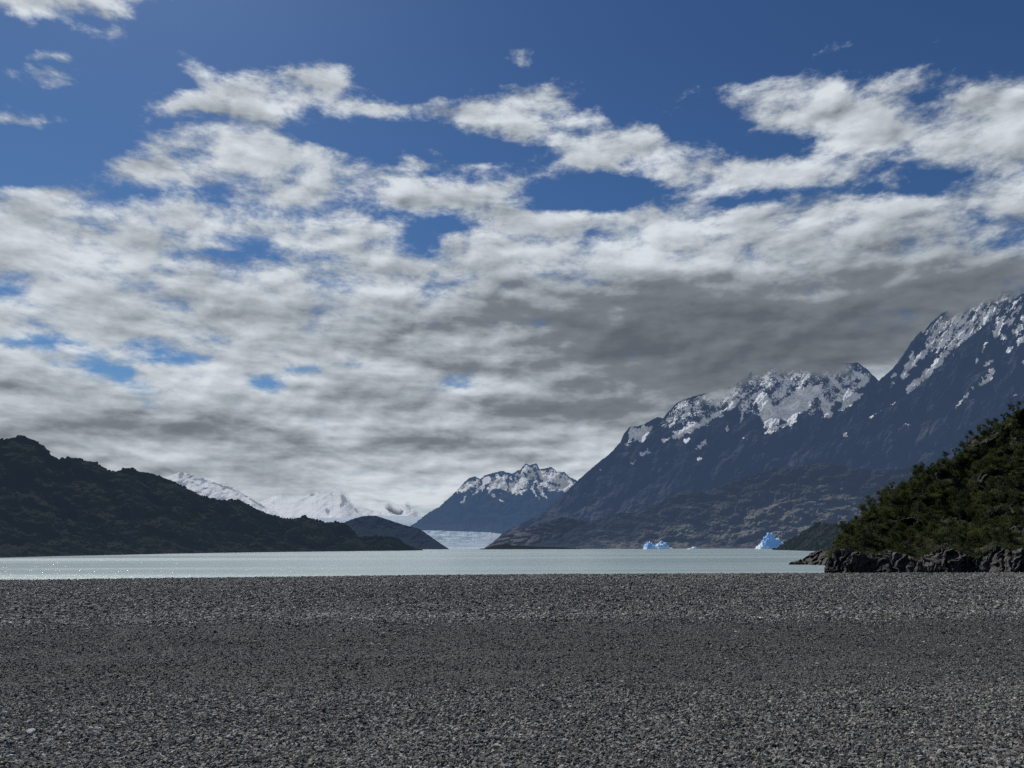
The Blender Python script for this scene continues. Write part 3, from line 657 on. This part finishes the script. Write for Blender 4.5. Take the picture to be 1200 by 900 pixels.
m_grav, nt, out = new_mat("grey gravel bed")
pos = nt.node('ShaderNodeNewGeometry').outputs['Position']
vo = nt.node('ShaderNodeTexVoronoi'); nt.put(vo.inputs['Vector'], pos); vo.inputs['Scale'].default_value = 38
vc = nt.node('ShaderNodeSeparateColor'); nt.l.new(vo.outputs['Color'], vc.inputs[0])
n = nt.noise(pos, .5, 5, .6)
c = nt.ramp(vc.outputs[0], [(0, (.03, .03, .03)), (.6, (.10, .10, .098)), (1, (.18, .18, .172))])
c = nt.mix(nt.smooth(n, .35, .65, 0, .35), c, (.06, .057, .055))
hgt = nt.m('SUBTRACT', 1.0, vo.outputs['Distance'])
sh = principled(nt, c, .9, .3, nt.bump(hgt, 1.0, .03))
nt.l.new(sh, out.inputs[0])
ys = np.concatenate([np.linspace(-25, 3, 20), np.linspace(3.2, 30, 330), np.linspace(31, 80, 40)])
xs = np.concatenate([np.linspace(-140, -32, 40), np.linspace(-31, 31, 620), np.linspace(32, 140, 40)])
XX, YY = np.meshgrid(xs, ys)
link("gravel_beach", grid_mesh("gravel_beach", np.stack([XX, YY, beach_z(XX, YY)], -1), None, m_grav), kind='structure', label="dark grey gravel beach")

def stone_mesh(name, seed, mat, flat=.5, npt=13):
    rr = np.random.default_rng(seed); p = rr.normal(size=(npt, 3)); p /= np.linalg.norm(p, axis=1)[:, None]
    p *= (.75 + .35 * rr.random((npt, 1))); p[:, 2] *= flat; p[:, 1] *= .75
    bm = bmesh.new(); [bm.verts.new(q) for q in p]
    r_ = bmesh.ops.convex_hull(bm, input=bm.verts)
    bmesh.ops.delete(bm, geom=[v for v in bm.verts if not v.link_faces], context='VERTS')
    me = bpy.data.meshes.new(name); bm.to_mesh(me); bm.free(); me.materials.append(mat)
    return me
def stone_mat(name, stops, rnd=True):
    m, nt, out = new_mat(name)
    oi = nt.node('ShaderNodeObjectInfo'); tcn = nt.node('ShaderNodeTexCoord').outputs['Object']
    n = nt.noise(tcn, 2.2, 5, .6)
    c = nt.ramp(oi.outputs['Random'] if rnd else n, stops)
    c = nt.mix(nt.smooth(n, .35, .7, 0, .5), c, nt.vm('SCALE', c, s=.55))
    if rnd:
        pw = nt.node('ShaderNodeNewGeometry').outputs['Position']
        mb = nt.node('ShaderNodeMapping'); nt.l.new(pw, mb.inputs[0]); mb.inputs['Scale'].default_value = (.06, .55, .3); mb.inputs['Rotation'].default_value = (0, 0, -.05)
        bn = nt.noise(mb.outputs[0], 1.0, 5, .6)
        sy = nt.node('ShaderNodeSeparateXYZ'); nt.l.new(pw, sy.inputs[0]); yt = nt.m('SUBTRACT', sy.outputs[1], nt.m('MULTIPLY', sy.outputs[0], .05))
        wet = nt.m('MULTIPLY', nt.smooth(yt, 8.4, 10.2), nt.smooth(yt, 14.8, 13.8))
        k = nt.m('ADD', nt.m('SUBTRACT', 1.17, nt.m('MULTIPLY', wet, .34)), nt.m('MULTIPLY', nt.m('SUBTRACT', bn, .5), 1.3))
        k = nt.m('ADD', k, nt.m('MULTIPLY', nt.m('MULTIPLY', nt.smooth(yt, 14.3, 15.0), nt.smooth(yt, 17.5, 15.4)), .30))
        c = nt.mix(1.0, nt.vm('SCALE', c, s=k), (1.0, .99, .93), 'MULTIPLY')
    nt.l.new(principled(nt, c, .78, .38, nt.bump(n, .4, .1)), out.inputs[0])
    return m
m_stone = stone_mat("grey shale pebbles", [(0, (.03, .03, .03)), (.30, (.10, .099, .096)), (.56, (.20, .198, .19)), (.78, (.31, .306, .293)), (.88, (.17, .145, .118)), (.93, (.28, .278, .265)), (.98, (.38, .375, .35)), (1, (.55, .54, .50))])
stones = [stone_mesh("pebble", 100 + i, m_stone, .38 + .08 * (i % 5), 10 + i % 5) for i in range(12)]
def pebbles(y0, y1, dens, size, seed, sig=.45):
    r = np.random.default_rng(seed)
    ymid = np.linspace(y0, y1, 200); hw = ymid * .76 + 1.2
    n = int(dens * np.mean(2 * hw) * (y1 - y0)); cdf = np.cumsum(hw); cdf /= cdf[-1]
    y = np.interp(r.random(n), cdf, ymid) + r.normal(0, .05, n); x = (r.random(n) * 2 - 1) * (y * .76 + 1.2)
    s = size(x, y) * np.exp(r.normal(0, sig, n)) * .5
    s = np.minimum(s, np.where(y < 12, .030, .050))
    z = beach_z(x, y) + s * .16
    rot = np.stack([r.normal(0, .55, n), r.normal(0, .55, n), r.random(n) * 6.28], -1)
    return np.stack([x, y, z], -1), rot, s[:, None] * np.stack([1 + .4 * r.random(n), 1 + .2 * r.random(n), .8 + .5 * r.random(n)], -1)
def sz(x, y):
    tl = y - x * .05
    a = np.interp(tl, [5, 8.0, 9.8, 14.2, 15.6, 27, 32], [.030, .029, .018, .020, .044, .054, .054])
    return a * (1 + .5 * fbm(x / 1.4, y / .8, 3, 44))
parts_ = [pebbles(5.0, 9.2, 2600, sz, 1), pebbles(9.2, 15.6, 1700, sz, 2), pebbles(15.0, 27.6, 420, sz, 3), pebbles(5.0, 9.2, 1800, lambda x, y: .016 + 0 * x, 4), pebbles(27.6, 30, 200, sz, 6)]
pp = np.concatenate([a[0] for a in parts_]); rr_ = np.concatenate([a[1] for a in parts_]); ss_ = np.concatenate([a[2] for a in parts_])
print("pebbles", len(pp))
scatter("beach_pebbles", pp, rr_, ss_, RNG.integers(0, len(stones), len(pp)), stones, kind='stuff', label="loose grey pebbles covering the beach", category="gravel")

# larger pale stones lying on the gravel
def on_beach(px, py):
    s_, c_, e_ = ray(px, py); d = np.linspace(4, 30, 3000)
    zz = 1.6 + e_ * d; g_ = beach_z(s_ * d, c_ * d); i = np.argmax(zz < g_)
    return float(s_ * d[i]), float(c_ * d[i]), float(g_[i])
m_pale = stone_mat("pale slate", [(.3, (.42, .43, .45)), (.6, (.60, .60, .60))], False)
m_tan = stone_mat("buff stone", [(.3, (.34, .28, .19)), (.6, (.48, .41, .29))], False)
PS = [(36, 861.5, .085, .05, -25, m_pale, "largest pale grey slate lying flat near the lower left corner of the beach"),
      (5, 839, .05, .03, 30, m_pale, "pale stone at the left edge of the gravel"),
      (116, 859, .035, .03, 30, m_pale, "white chip beside a rounder pale pebble, lower left gravel"),
      (106, 857.5, .04, .035, 0, m_pale, "rounded light pebble just left of a white chip"),
      (12, 891.5, .06, .03, 20, m_pale, "flat pale sliver lying in the bottom left corner"),
      (50, 890.5, .035, .02, -20, m_pale, "small pale sliver lying right of the corner sliver"),
      (378, 854.5, .04, .02, 0, m_pale, "thin bright white chip on the gravel below the central mountain's left"),
      (463, 832, .03, .03, 30, m_pale, "small round white pebble in the middle of the foreground gravel"),
      (91, 772, .03, .03, 0, m_pale, "lone white pebble on the fine dark gravel band, left side"),
      (452, 764.5, .035, .03, 0, m_pale, "lone white pebble on the fine dark gravel band, near the centre"),
      (977, 854, .045, .03, 20, m_tan, "buff stone in the right half of the foreground gravel"),
      (958, 781, .05, .025, 0, m_pale, "long pale chip on the fine gravel band, right side")]
for i, (px, py, L, Wd, rz, mt, lab) in enumerate(PS):
    x, y, z = on_beach(px, py)
    me = stone_mesh("pale_stone", 300 + i, mt, .30, 18)
    o = link("pale_stone", me, label=lab, category="stone", group="pale stones on the gravel")
    o.location = (x, y, z + .034); o.scale = (L * .68, Wd * .95, Wd * 1.3); o.rotation_euler = (.42, .1, math.radians(rz))

# ------------------------------------------------------------------ icebergs
m_berg, nt, out = new_mat("blue glacier ice berg")
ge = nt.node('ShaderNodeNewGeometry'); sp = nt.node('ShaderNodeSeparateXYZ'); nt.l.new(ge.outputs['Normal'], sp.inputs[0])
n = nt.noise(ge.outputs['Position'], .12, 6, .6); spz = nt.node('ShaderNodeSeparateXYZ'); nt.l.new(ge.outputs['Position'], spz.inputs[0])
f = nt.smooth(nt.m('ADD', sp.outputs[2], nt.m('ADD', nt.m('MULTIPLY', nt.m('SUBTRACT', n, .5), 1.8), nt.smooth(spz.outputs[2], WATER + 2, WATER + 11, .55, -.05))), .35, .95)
c = nt.mix(f, (.08, .34, .74), (.80, .90, .96))  # whitens up-facing ice as painted highlights, plus the pale ice near the waterline
sh = principled(nt, c, .5, .4, nt.bump(n, .6, 3))
nt.l.new(mixsh(nt, .22, sh, emission(nt, (.18, .36, .62))), out.inputs[0])  # slight haze put into the bergs as emission
def iceberg(px, base_py, dist, prof, depth, seed, name, label):
    """prof: (px offset, height in px) pairs"""
    k = dist / F * 1.0
    xs_ = np.array([p[0] for p in prof], float); hs = np.array([p[1] for p in prof], float)
    nx, ny = 90, 40
    x = np.linspace(xs_[0], xs_[-1], nx); yv = np.linspace(-1, 1, ny)
    X, V = np.meshgrid(x, yv)
    H = np.interp(X, xs_, hs)
    hmax = hs.max()
    sh_ = np.interp(X + 2.0 * V, xs_, hs)
    Z = (.55 * H + .45 * sh_) * np.clip(1 - np.abs(V + .15 * np.sin(X)) ** 2.2, 0, 1) ** .6
    Z = Z * (1 + .45 * (ridged(X / 5, V * 1.6, 4, seed) - .5)) 
    edge = np.minimum(np.minimum((X - xs_[0]) / 1.0, (xs_[-1] - X) / 1.0), (1 - np.abs(V)) * 8)
    Z = Z * np.clip(edge, 0, 1) - 0.6
    s_, c_, e_ = ray(px, base_py)
    cx, cy = s_ * dist, c_ * dist
    Xw = X * k * 1.0 + cx; Yw = V * depth * (1 + .25 * fbm(X / 4, V * 0, 3, seed)) + cy; Zw = WATER + Z * k
    me = grid_mesh(name, np.stack([Xw, Yw, Zw], -1), None, m_berg, False)
    o = link(name, me, label=label, category="iceberg", group="icebergs on the far side of the lake")
    return o
iceberg(771, 643, 1900, [(-16, 0), (-15, 4), (-13.5, 7), (-11, 8), (-8.5, 8.2), (-6, 7), (-4.5, 4.5), (-2, 6), (0, 6), (2.5, 8), (5, 9), (7.5, 7.5), (10, 7), (12, 4), (14, 2), (17, .4)], 16, 5, "iceberg", "wide low blue iceberg with two humps floating below the foothills")
iceberg(813, 643, 1930, [(-9, 0), (-6, 1.4), (-3, 1.8), (-1, 3), (2, 2.6), (4, 1), (8, .6), (10, 0)], 8, 8, "iceberg", "smallest iceberg, a low pale floe right of the two-humped one")
iceberg(903, 643, 1850, [(-15, 0), (-14.5, 4), (-11, 5), (-9.5, 8), (-7, 9), (-5.5, 13), (-3, 14), (-1, 17), (1, 18), (3, 15.5), (5, 12), (8, 11), (10, 12), (12, 8), (14, 7), (15.5, 3), (16, 0)], 16, 12, "iceberg", "tallest blue iceberg with a pointed top beside the dark headland")
iceberg(720, 643, 1950, [(-4, 0), (-2, .9), (1, 1.2), (4, 0)], 4, 15, "iceberg", "tiny pale ice fragment far left of the other icebergs") if False else None

# ------------------------------------------------------------------ wooded point on the right: cliff, slope, shrubs, trees
m_cliff, nt, out = new_mat("dark fractured shore rock")
pos = nt.node('ShaderNodeNewGeometry').outputs['Position']
mp = nt.node('ShaderNodeMapping'); nt.l.new(pos, mp.inputs[0]); mp.inputs['Scale'].default_value = (1.6, 1.6, .45); mp.inputs['Rotation'].default_value = (0, math.radians(14), 0)
n = nt.noise(mp.outputs[0], 1.3, 8, .65); n2 = nt.noise(pos, .25, 4, .6)
c = nt.ramp(n, [(.3, (.016, .014, .014)), (.48, (.055, .050, .047)), (.62, (.13, .12, .112)), (.75, (.27, .25, .235))])
c = nt.mix(nt.smooth(n2, .45, .65, 0, .6), c, (.022, .019, .020))
nt.l.new(principled(nt, c, .85, .3, nt.bump(n, 1.0, .35)), out.inputs[0])

ct = [(966, 666), (972, 655), (978, 646), (984, 643), (1005, 646), (1028, 650), (1043, 644), (1060, 650), (1074, 655), (1092, 647), (1112, 641), (1128, 648), (1143, 654), (1155, 647), (1168, 640), (1184, 645), (1200, 643), (1300, 640), (1500, 638)]
CB = [(966, 101), (1000, 98), (1200, 96), (1500, 92)]
CT_D = [(966, 104), (1000, 105), (1200, 105), (1500, 100)]
def cl_relief(X, Y, t):
    q = X + (Y - 660) * .35
    slab = ridged(q / 26, Y / 60, 3, 201, rot=False); f2 = ridged(q / 7.5, Y / 26, 4, 203, rot=False)
    w = fbm(X / 30, Y / 20, 3, 207) * 30; return -2.4 * (ridged((q + w) / 44, Y / 70, 3, 201) - .45) - 1.5 * (ridged((q + w * .6) / 13, Y / 55, 5, 209, .6, 2.05, False) - .45) + 1.3 * fbm((q + w) / 9, Y / 26, 8, 205, .7)
terrain("shore_cliff", ct, CB, CT_D, 966, 1500, .5, .5, .8, 1.6, cl_relief, None, None, None, m_cliff, jag=12, seed=40, back=.05)
# low rock point in front of the headland
pt = [(925, 659.2), (931, 658), (936, 656), (940, 655.5), (944, 652.5), (949, 649), (954, 646.5), (959, 645), (967, 645.5), (977, 645), (986, 643), (1010, 640)]
terrain("rock_point", pt, [(925, 182), (1010, 150)], [(925, 184), (960, 188), (1010, 170)], 925, 1010, .4, .4, .9, 1.1, lambda X, Y, t: -2.5 * (ridged(X / 8 + Y / 9, Y / 7, 4, 211) - .5), None, None, None, m_cliff, jag=4, seed=41, back=.06)

m_slope, nt, out = new_mat("hillside soil and rock")
pos = nt.node('ShaderNodeNewGeometry').outputs['Position']
n = nt.noise(pos, .22, 6, .65); n2 = nt.noise(pos, 2.2, 5, .65)
c = nt.ramp(n2, [(.3, (.024, .022, .018)), (.5, (.066, .060, .050)), (.7, (.13, .118, .104))])
c = nt.mix(nt.smooth(n, .42, .55), (.022, .026, .012), c)
nt.l.new(principled(nt, c, .95, .2, nt.bump(nt.m('ADD', n, n2), 1.0, .5)), out.inputs[0])
J_ridge = [(976, 652), (984, 636), (994, 620), (1010, 609), (1025, 597), (1040, 584), (1053, 572), (1066, 568), (1074, 556), (1092, 549), (1109, 541), (1122, 534), (1130, 527), (1140, 513), (1158, 503), (1171, 499), (1181, 492), (1191, 482), (1200, 478), (1300, 430), (1500, 380)]
jb = [(976, 656), (984, 648), (1028, 654), (1074, 659), (1112, 646), (1143, 658), (1168, 645), (1200, 649), (1500, 645)]
def j_relief(X, Y, t): return -9 * (ridged(X / 40 + Y / 50, Y / 36 - X / 90, 4, 221) - .45) * sstep(.05, .4, t) - 2.0 * fbm(X / 9, Y / 8, 4, 223)
jo, Jpos, JPX, JPY = terrain("wooded_slope", J_ridge, [(976, 106.5), (1500, 108)], [(976, 112), (1040, 135), (1200, 185), (1500, 230)], 976, 1500, .8, .8, .9, .8, j_relief, None, None, None, m_slope, base_py=jb, jag=6, seed=42, back=.4)

greens = [(.014, .020, .010), (.040, .062, .018), (.080, .108, .026), (.14, .160, .038), (.16, .135, .055)]
m_shrub = foliage_mat("shrub foliage", greens, 0, (0, 0, 0), .12, .3)
m_shrubdry = foliage_mat("dry twiggy shrub", [(.04, .036, .03), (.075, .066, .052), (.11, .10, .085)], 0, (0, 0, 0), .1, .1)
m_crown = foliage_mat("tree foliage", [(.012, .018, .009), (.034, .048, .014), (.075, .088, .020), (.14, .14, .032)], 0, (0, 0, 0), .1, .3)
m_bark, nt, out = new_mat("grey bark")
nt.l.new(principled(nt, nt.ramp(nt.noise(nt.node('ShaderNodeTexCoord').outputs['Object'], 3, 4, .6), [(.3, (.03, .027, .024)), (.7, (.10, .092, .082))]), .9, .2), out.inputs[0])

def leaf_cloud(centers, radii, per, size, r, flat=.72):
    """many small leaf-clump faces spread through the lobes' volume"""
    V = []
    for c0, rad in zip(centers, radii):
        n = int(per * (rad / .5) ** 2)
        d = r.normal(size=(n, 3)); d /= np.linalg.norm(d, axis=1)[:, None]
        d *= (r.random((n, 1)) ** .45) * rad; d[:, 2] *= flat
        V.append(c0 + d)
    Cc = np.concatenate(V); n = len(Cc)
    a = r.normal(size=(n, 3)); a /= np.linalg.norm(a, axis=1)[:, None]; b = np.cross(a, r.normal(size=(n, 3))); b /= np.linalg.norm(b, axis=1)[:, None]
    s = size * (.6 + .8 * r.random((n, 1)))
    q = np.stack([Cc - a * s, Cc + b * s * .6, Cc + a * s, Cc - b * s * .6], 1).reshape(-1, 3)
    return q, np.arange(4 * n).reshape(n, 4)

def tube(path, rad, sides=6):
    path = np.array(path, float); vs = []; n = len(path)
    for i in range(n):
        d = path[min(i + 1, n - 1)] - path[max(i - 1, 0)]; d /= np.linalg.norm(d) + 1e-9
        u = np.cross(d, [0.3, 1, .1]); u /= np.linalg.norm(u); w = np.cross(d, u)
        for k in range(sides):
            a = 2 * math.pi * k / sides; vs.append(path[i] + rad[i] * (math.cos(a) * u + math.sin(a) * w))
    f = [(i * sides + k, i * sides + (k + 1) % sides, (i + 1) * sides + (k + 1) % sides, (i + 1) * sides + k) for i in range(n - 1) for k in range(sides)]
    return np.array(vs), np.array(f)

def merge(parts):
    V = []; Q = []; o = 0
    for v, q in parts: V.append(v); Q.append(q + o); o += len(v)
    return np.concatenate(V), np.concatenate(Q)

def tree_meshes(seed, h=3.4, dead=False):
    r = np.random.default_rng(seed); parts = []; cen = []; rad = []
    lean = r.normal(0, .18, 2)
    def tp(t): return np.array([lean[0] * h * t ** 1.4 + .12 * math.sin(3 * t + seed), lean[1] * h * t ** 1.4, -.5 + (h + .5) * t])
    ts = np.linspace(0, 1, 8); parts.append(tube([tp(t) for t in ts], .085 * h / 3.4 * (1 - .82 * ts)))
    for k in range(7 if not dead else 9):
        t0 = .28 + .68 * r.random(); p = tp(t0); a = r.random() * 6.28; L = h * (.22 + .22 * r.random()) * (1.15 - t0 * .6)
        dirv = np.array([math.cos(a), math.sin(a), .35 + .5 * r.random()])
        pth = [p, p + dirv * L * .5 + [0, 0, .02], p + dirv * L + [0, 0, .12 * L]]
        parts.append(tube(pth, [.035, .024, .008], 5))
        cen += [pth[2], (pth[1] + pth[2]) / 2]; rad += [.40 + .32 * r.random(), .34 + .2 * r.random()]
    cen.append(tp(1.0)); rad.append(.45); cen.append(tp(.85)); rad.append(.5)
    tv = raw_mesh("trunk", *merge(parts), None, m_bark)
    if dead: return tv, None
    q = leaf_cloud(np.array(cen), np.array(rad) * h / 3.4, 150, .065, r, 1.0)
    return tv, raw_mesh("crown", *q, None, m_crown, False)

def shrub_mesh(seed, mat, n=3):
    r = np.random.default_rng(seed)
    cen = r.normal(0, .38, (n + 2, 3)); cen[:, 2] = .25 + .3 * r.random(n + 2); rad = .35 + .3 * r.random(n + 2)
    return raw_mesh("shrub", *leaf_cloud(cen, rad, 55, .07, r), None, mat, False)

shr = [shrub_mesh(400 + i, m_shrub) for i in range(6)] + [shrub_mesh(420 + i, m_shrubdry) for i in range(2)]
def scatter_j():
    r = np.random.default_rng(77); n = 22000; nr, nc, _ = Jpos.shape
    fi = r.random(n) ** .85 * (nr - 1.01); fj = r.random(n) * (nc - 1.01); i = fi.astype(int); j = fj.astype(int)
    p = Jpos[i, j] + (Jpos[i + 1, j] - Jpos[i, j]) * (fi - i)[:, None] + (Jpos[i, j + 1] - Jpos[i, j]) * (fj - j)[:, None]
    cl = fbm(p[:, 0] / 9, p[:, 1] / 9 + p[:, 2] / 5, 4, 78)
    keep = cl > -.22 + .26 * r.random(n); p = p[keep]; cl = cl[keep]; k = len(p)
    idx = r.integers(0, 6, k); dry = (fbm(p[:, 0] / 12 + 9, p[:, 2] / 6, 3, 79) > .12) & (r.random(k) < .6); idx[dry] = 6 + r.integers(0, 2, dry.sum())
    s = .42 + .5 * r.random(k) ** 1.5
    p[:, 2] -= .1
    scatter("hillside_shrubs", p, np.stack([r.normal(0, .15, k), r.normal(0, .15, k), r.random(k) * 6.28], -1), s[:, None] * np.ones(3), idx, shr, kind='stuff', label="olive green scrub covering the slope above the shore cliff", category="shrubs")
scatter_j()

def j_point(px, py):
    """point of the slope mesh closest to a sight line"""
    d = (JPX - px) ** 2 + (JPY - py) ** 2; k = np.unravel_index(np.argmin(d), d.shape); return Jpos[k]

protos = [tree_meshes(500 + i, 3.0 + .3 * (i % 4)) for i in range(8)]
dproto = [tree_meshes(560 + i, 3.6, True) for i in range(3)]
def place_tree(px, py, s, k, label, group, name="beech_tree", cat="tree", pr=protos):
    p = j_point(px, py); e = bpy.data.objects.new(name, None); COL.objects.link(e); e.empty_display_size = .3
    e.location = p; e.rotation_euler = (0, 0, random.random() * 6.28); s *= .55; e.scale = (s, s, s * (0.95 + .25 * random.random()))
    e['label'] = label; e['category'] = cat
    if group: e['group'] = group
    t, c = pr[k % len(pr)]
    link("trunk", t, e)
    if c: link("crown", c, e)
    return e
# on the skyline, every one in its place
SKY = [(986, 636, .9), (994, 622, 1.0), (1003, 615, 1.0), (1013, 608, 1.0), (1024, 598, 1.0), (1033, 590, 1.0), (1041, 584, 1.25), (1049, 577, 1.1), (1060, 572, .9), (1067, 568, 1.0), (1075, 557, 1.45), (1084, 554, 1.2), (1092, 549, 1.0), (1101, 546, 1.0),
       (1110, 541, 1.25), (1118, 537, 1.0), (1124, 532, 1.2), (1131, 527, 1.3), (1138, 516, 1.4), (1146, 510, 1.25), (1154, 505, 1.3), (1160, 503, 1.5), (1168, 500, 1.2), (1175, 497, 1.1), (1182, 492, 1.4), (1189, 484, 1.6), (1195, 481, 1.3), (1201, 478, 1.4)]
for i, (x, y, s) in enumerate(SKY):
    place_tree(x, y + 1, s * .68, i, "dark green beech standing on the skyline of the right-hand slope", "trees along the skyline of the slope")
r = np.random.default_rng(9)
cnt = 0; used = []
while cnt < 215:
    px = 985 + 250 * r.random() ** .8; top = interp_pts(J_ridge, px); bot = interp_pts(jb, px)
    py = top + 4 + (bot - top - 8) * r.random() ** .9
    if bot - top < 12: continue
    if fbm(np.array([px / 26]), np.array([py / 20]), 3, 300)[0] < -.16: continue
    if any((px - a) ** 2 + (py - b) ** 2 < 49 for a, b in used): continue
    used.append((px, py)); up = py < top + .42 * (bot - top)
    place_tree(px, py, .65 + .5 * r.random() + (.15 if up else 0), int(r.integers(0, 8)),
               "low windswept beech on the upper part of the right-hand slope" if up else "low windswept beech on the lower part of the right-hand slope, above the cliff",
               "trees on the upper slope" if up else "trees on the lower slope above the cliff")
    cnt += 1
for i, (x, y, s, lab) in enumerate([(1134, 524, 1.55, "tall thin bare dead tree poking above the skyline trees"), (1067, 566, 1.2, "bare dead tree on the skyline at the middle of the slope"), (1050, 577, .9, "short bare snag on the skyline, lowest of the dead trees"),
                                   (1190, 484, 1.3, "bare dead branches at the top right of the slope"), (1075, 610, 1.3, "grey bare tree standing in mid-slope above the cliff")]):
    place_tree(x, y, s, i, lab, None, "dead_tree", "dead tree", dproto)

# fallen blocks at the foot of the cliff and off the rock point
for i, (px, d_, s, lab) in enumerate([(973, 99, 1.0, "dark boulder at the left foot of the shore cliff"), (981, 97.5, .8, "smaller dark block just right of the boulder at the cliff's left foot"), (929, 181, .9, "small rock awash off the tip of the low rock point"), (936, 181.5, 1.1, "dark rock at the tip of the low rock point")]):
    s_, c_, e_ = ray(px, 660)
    bm = bmesh.new(); rr = np.random.default_rng(700 + i)
    for q in rr.normal(size=(26, 3)): q = q / np.linalg.norm(q); bm.verts.new(q * (.8 + .3 * rr.random()) * np.array([1.2, .9, .7]))
    bmesh.ops.convex_hull(bm, input=bm.verts); bmesh.ops.delete(bm, geom=[v for v in bm.verts if not v.link_faces], context='VERTS')
    me = bpy.data.meshes.new("boulder"); bm.to_mesh(me); bm.free(); me.materials.append(m_cliff)
    o = link("boulder", me, label=lab, category="boulder", group="boulders along the rocky shore"); o.location = (float(s_ * d_), float(c_ * d_), WATER + .1); o.scale = (s, s, s)

# ------------------------------------------------------------------ render settings
scene.render.engine = 'CYCLES'
scene.cycles.samples = 64
scene.cycles.use_denoising = False
scene.cycles.max_bounces = 6
scene.cycles.transparent_max_bounces = 12
scene.view_settings.view_transform = 'Standard'
scene.view_settings.look = 'None'
scene.view_settings.exposure = 0
scene.view_settings.gamma = 1
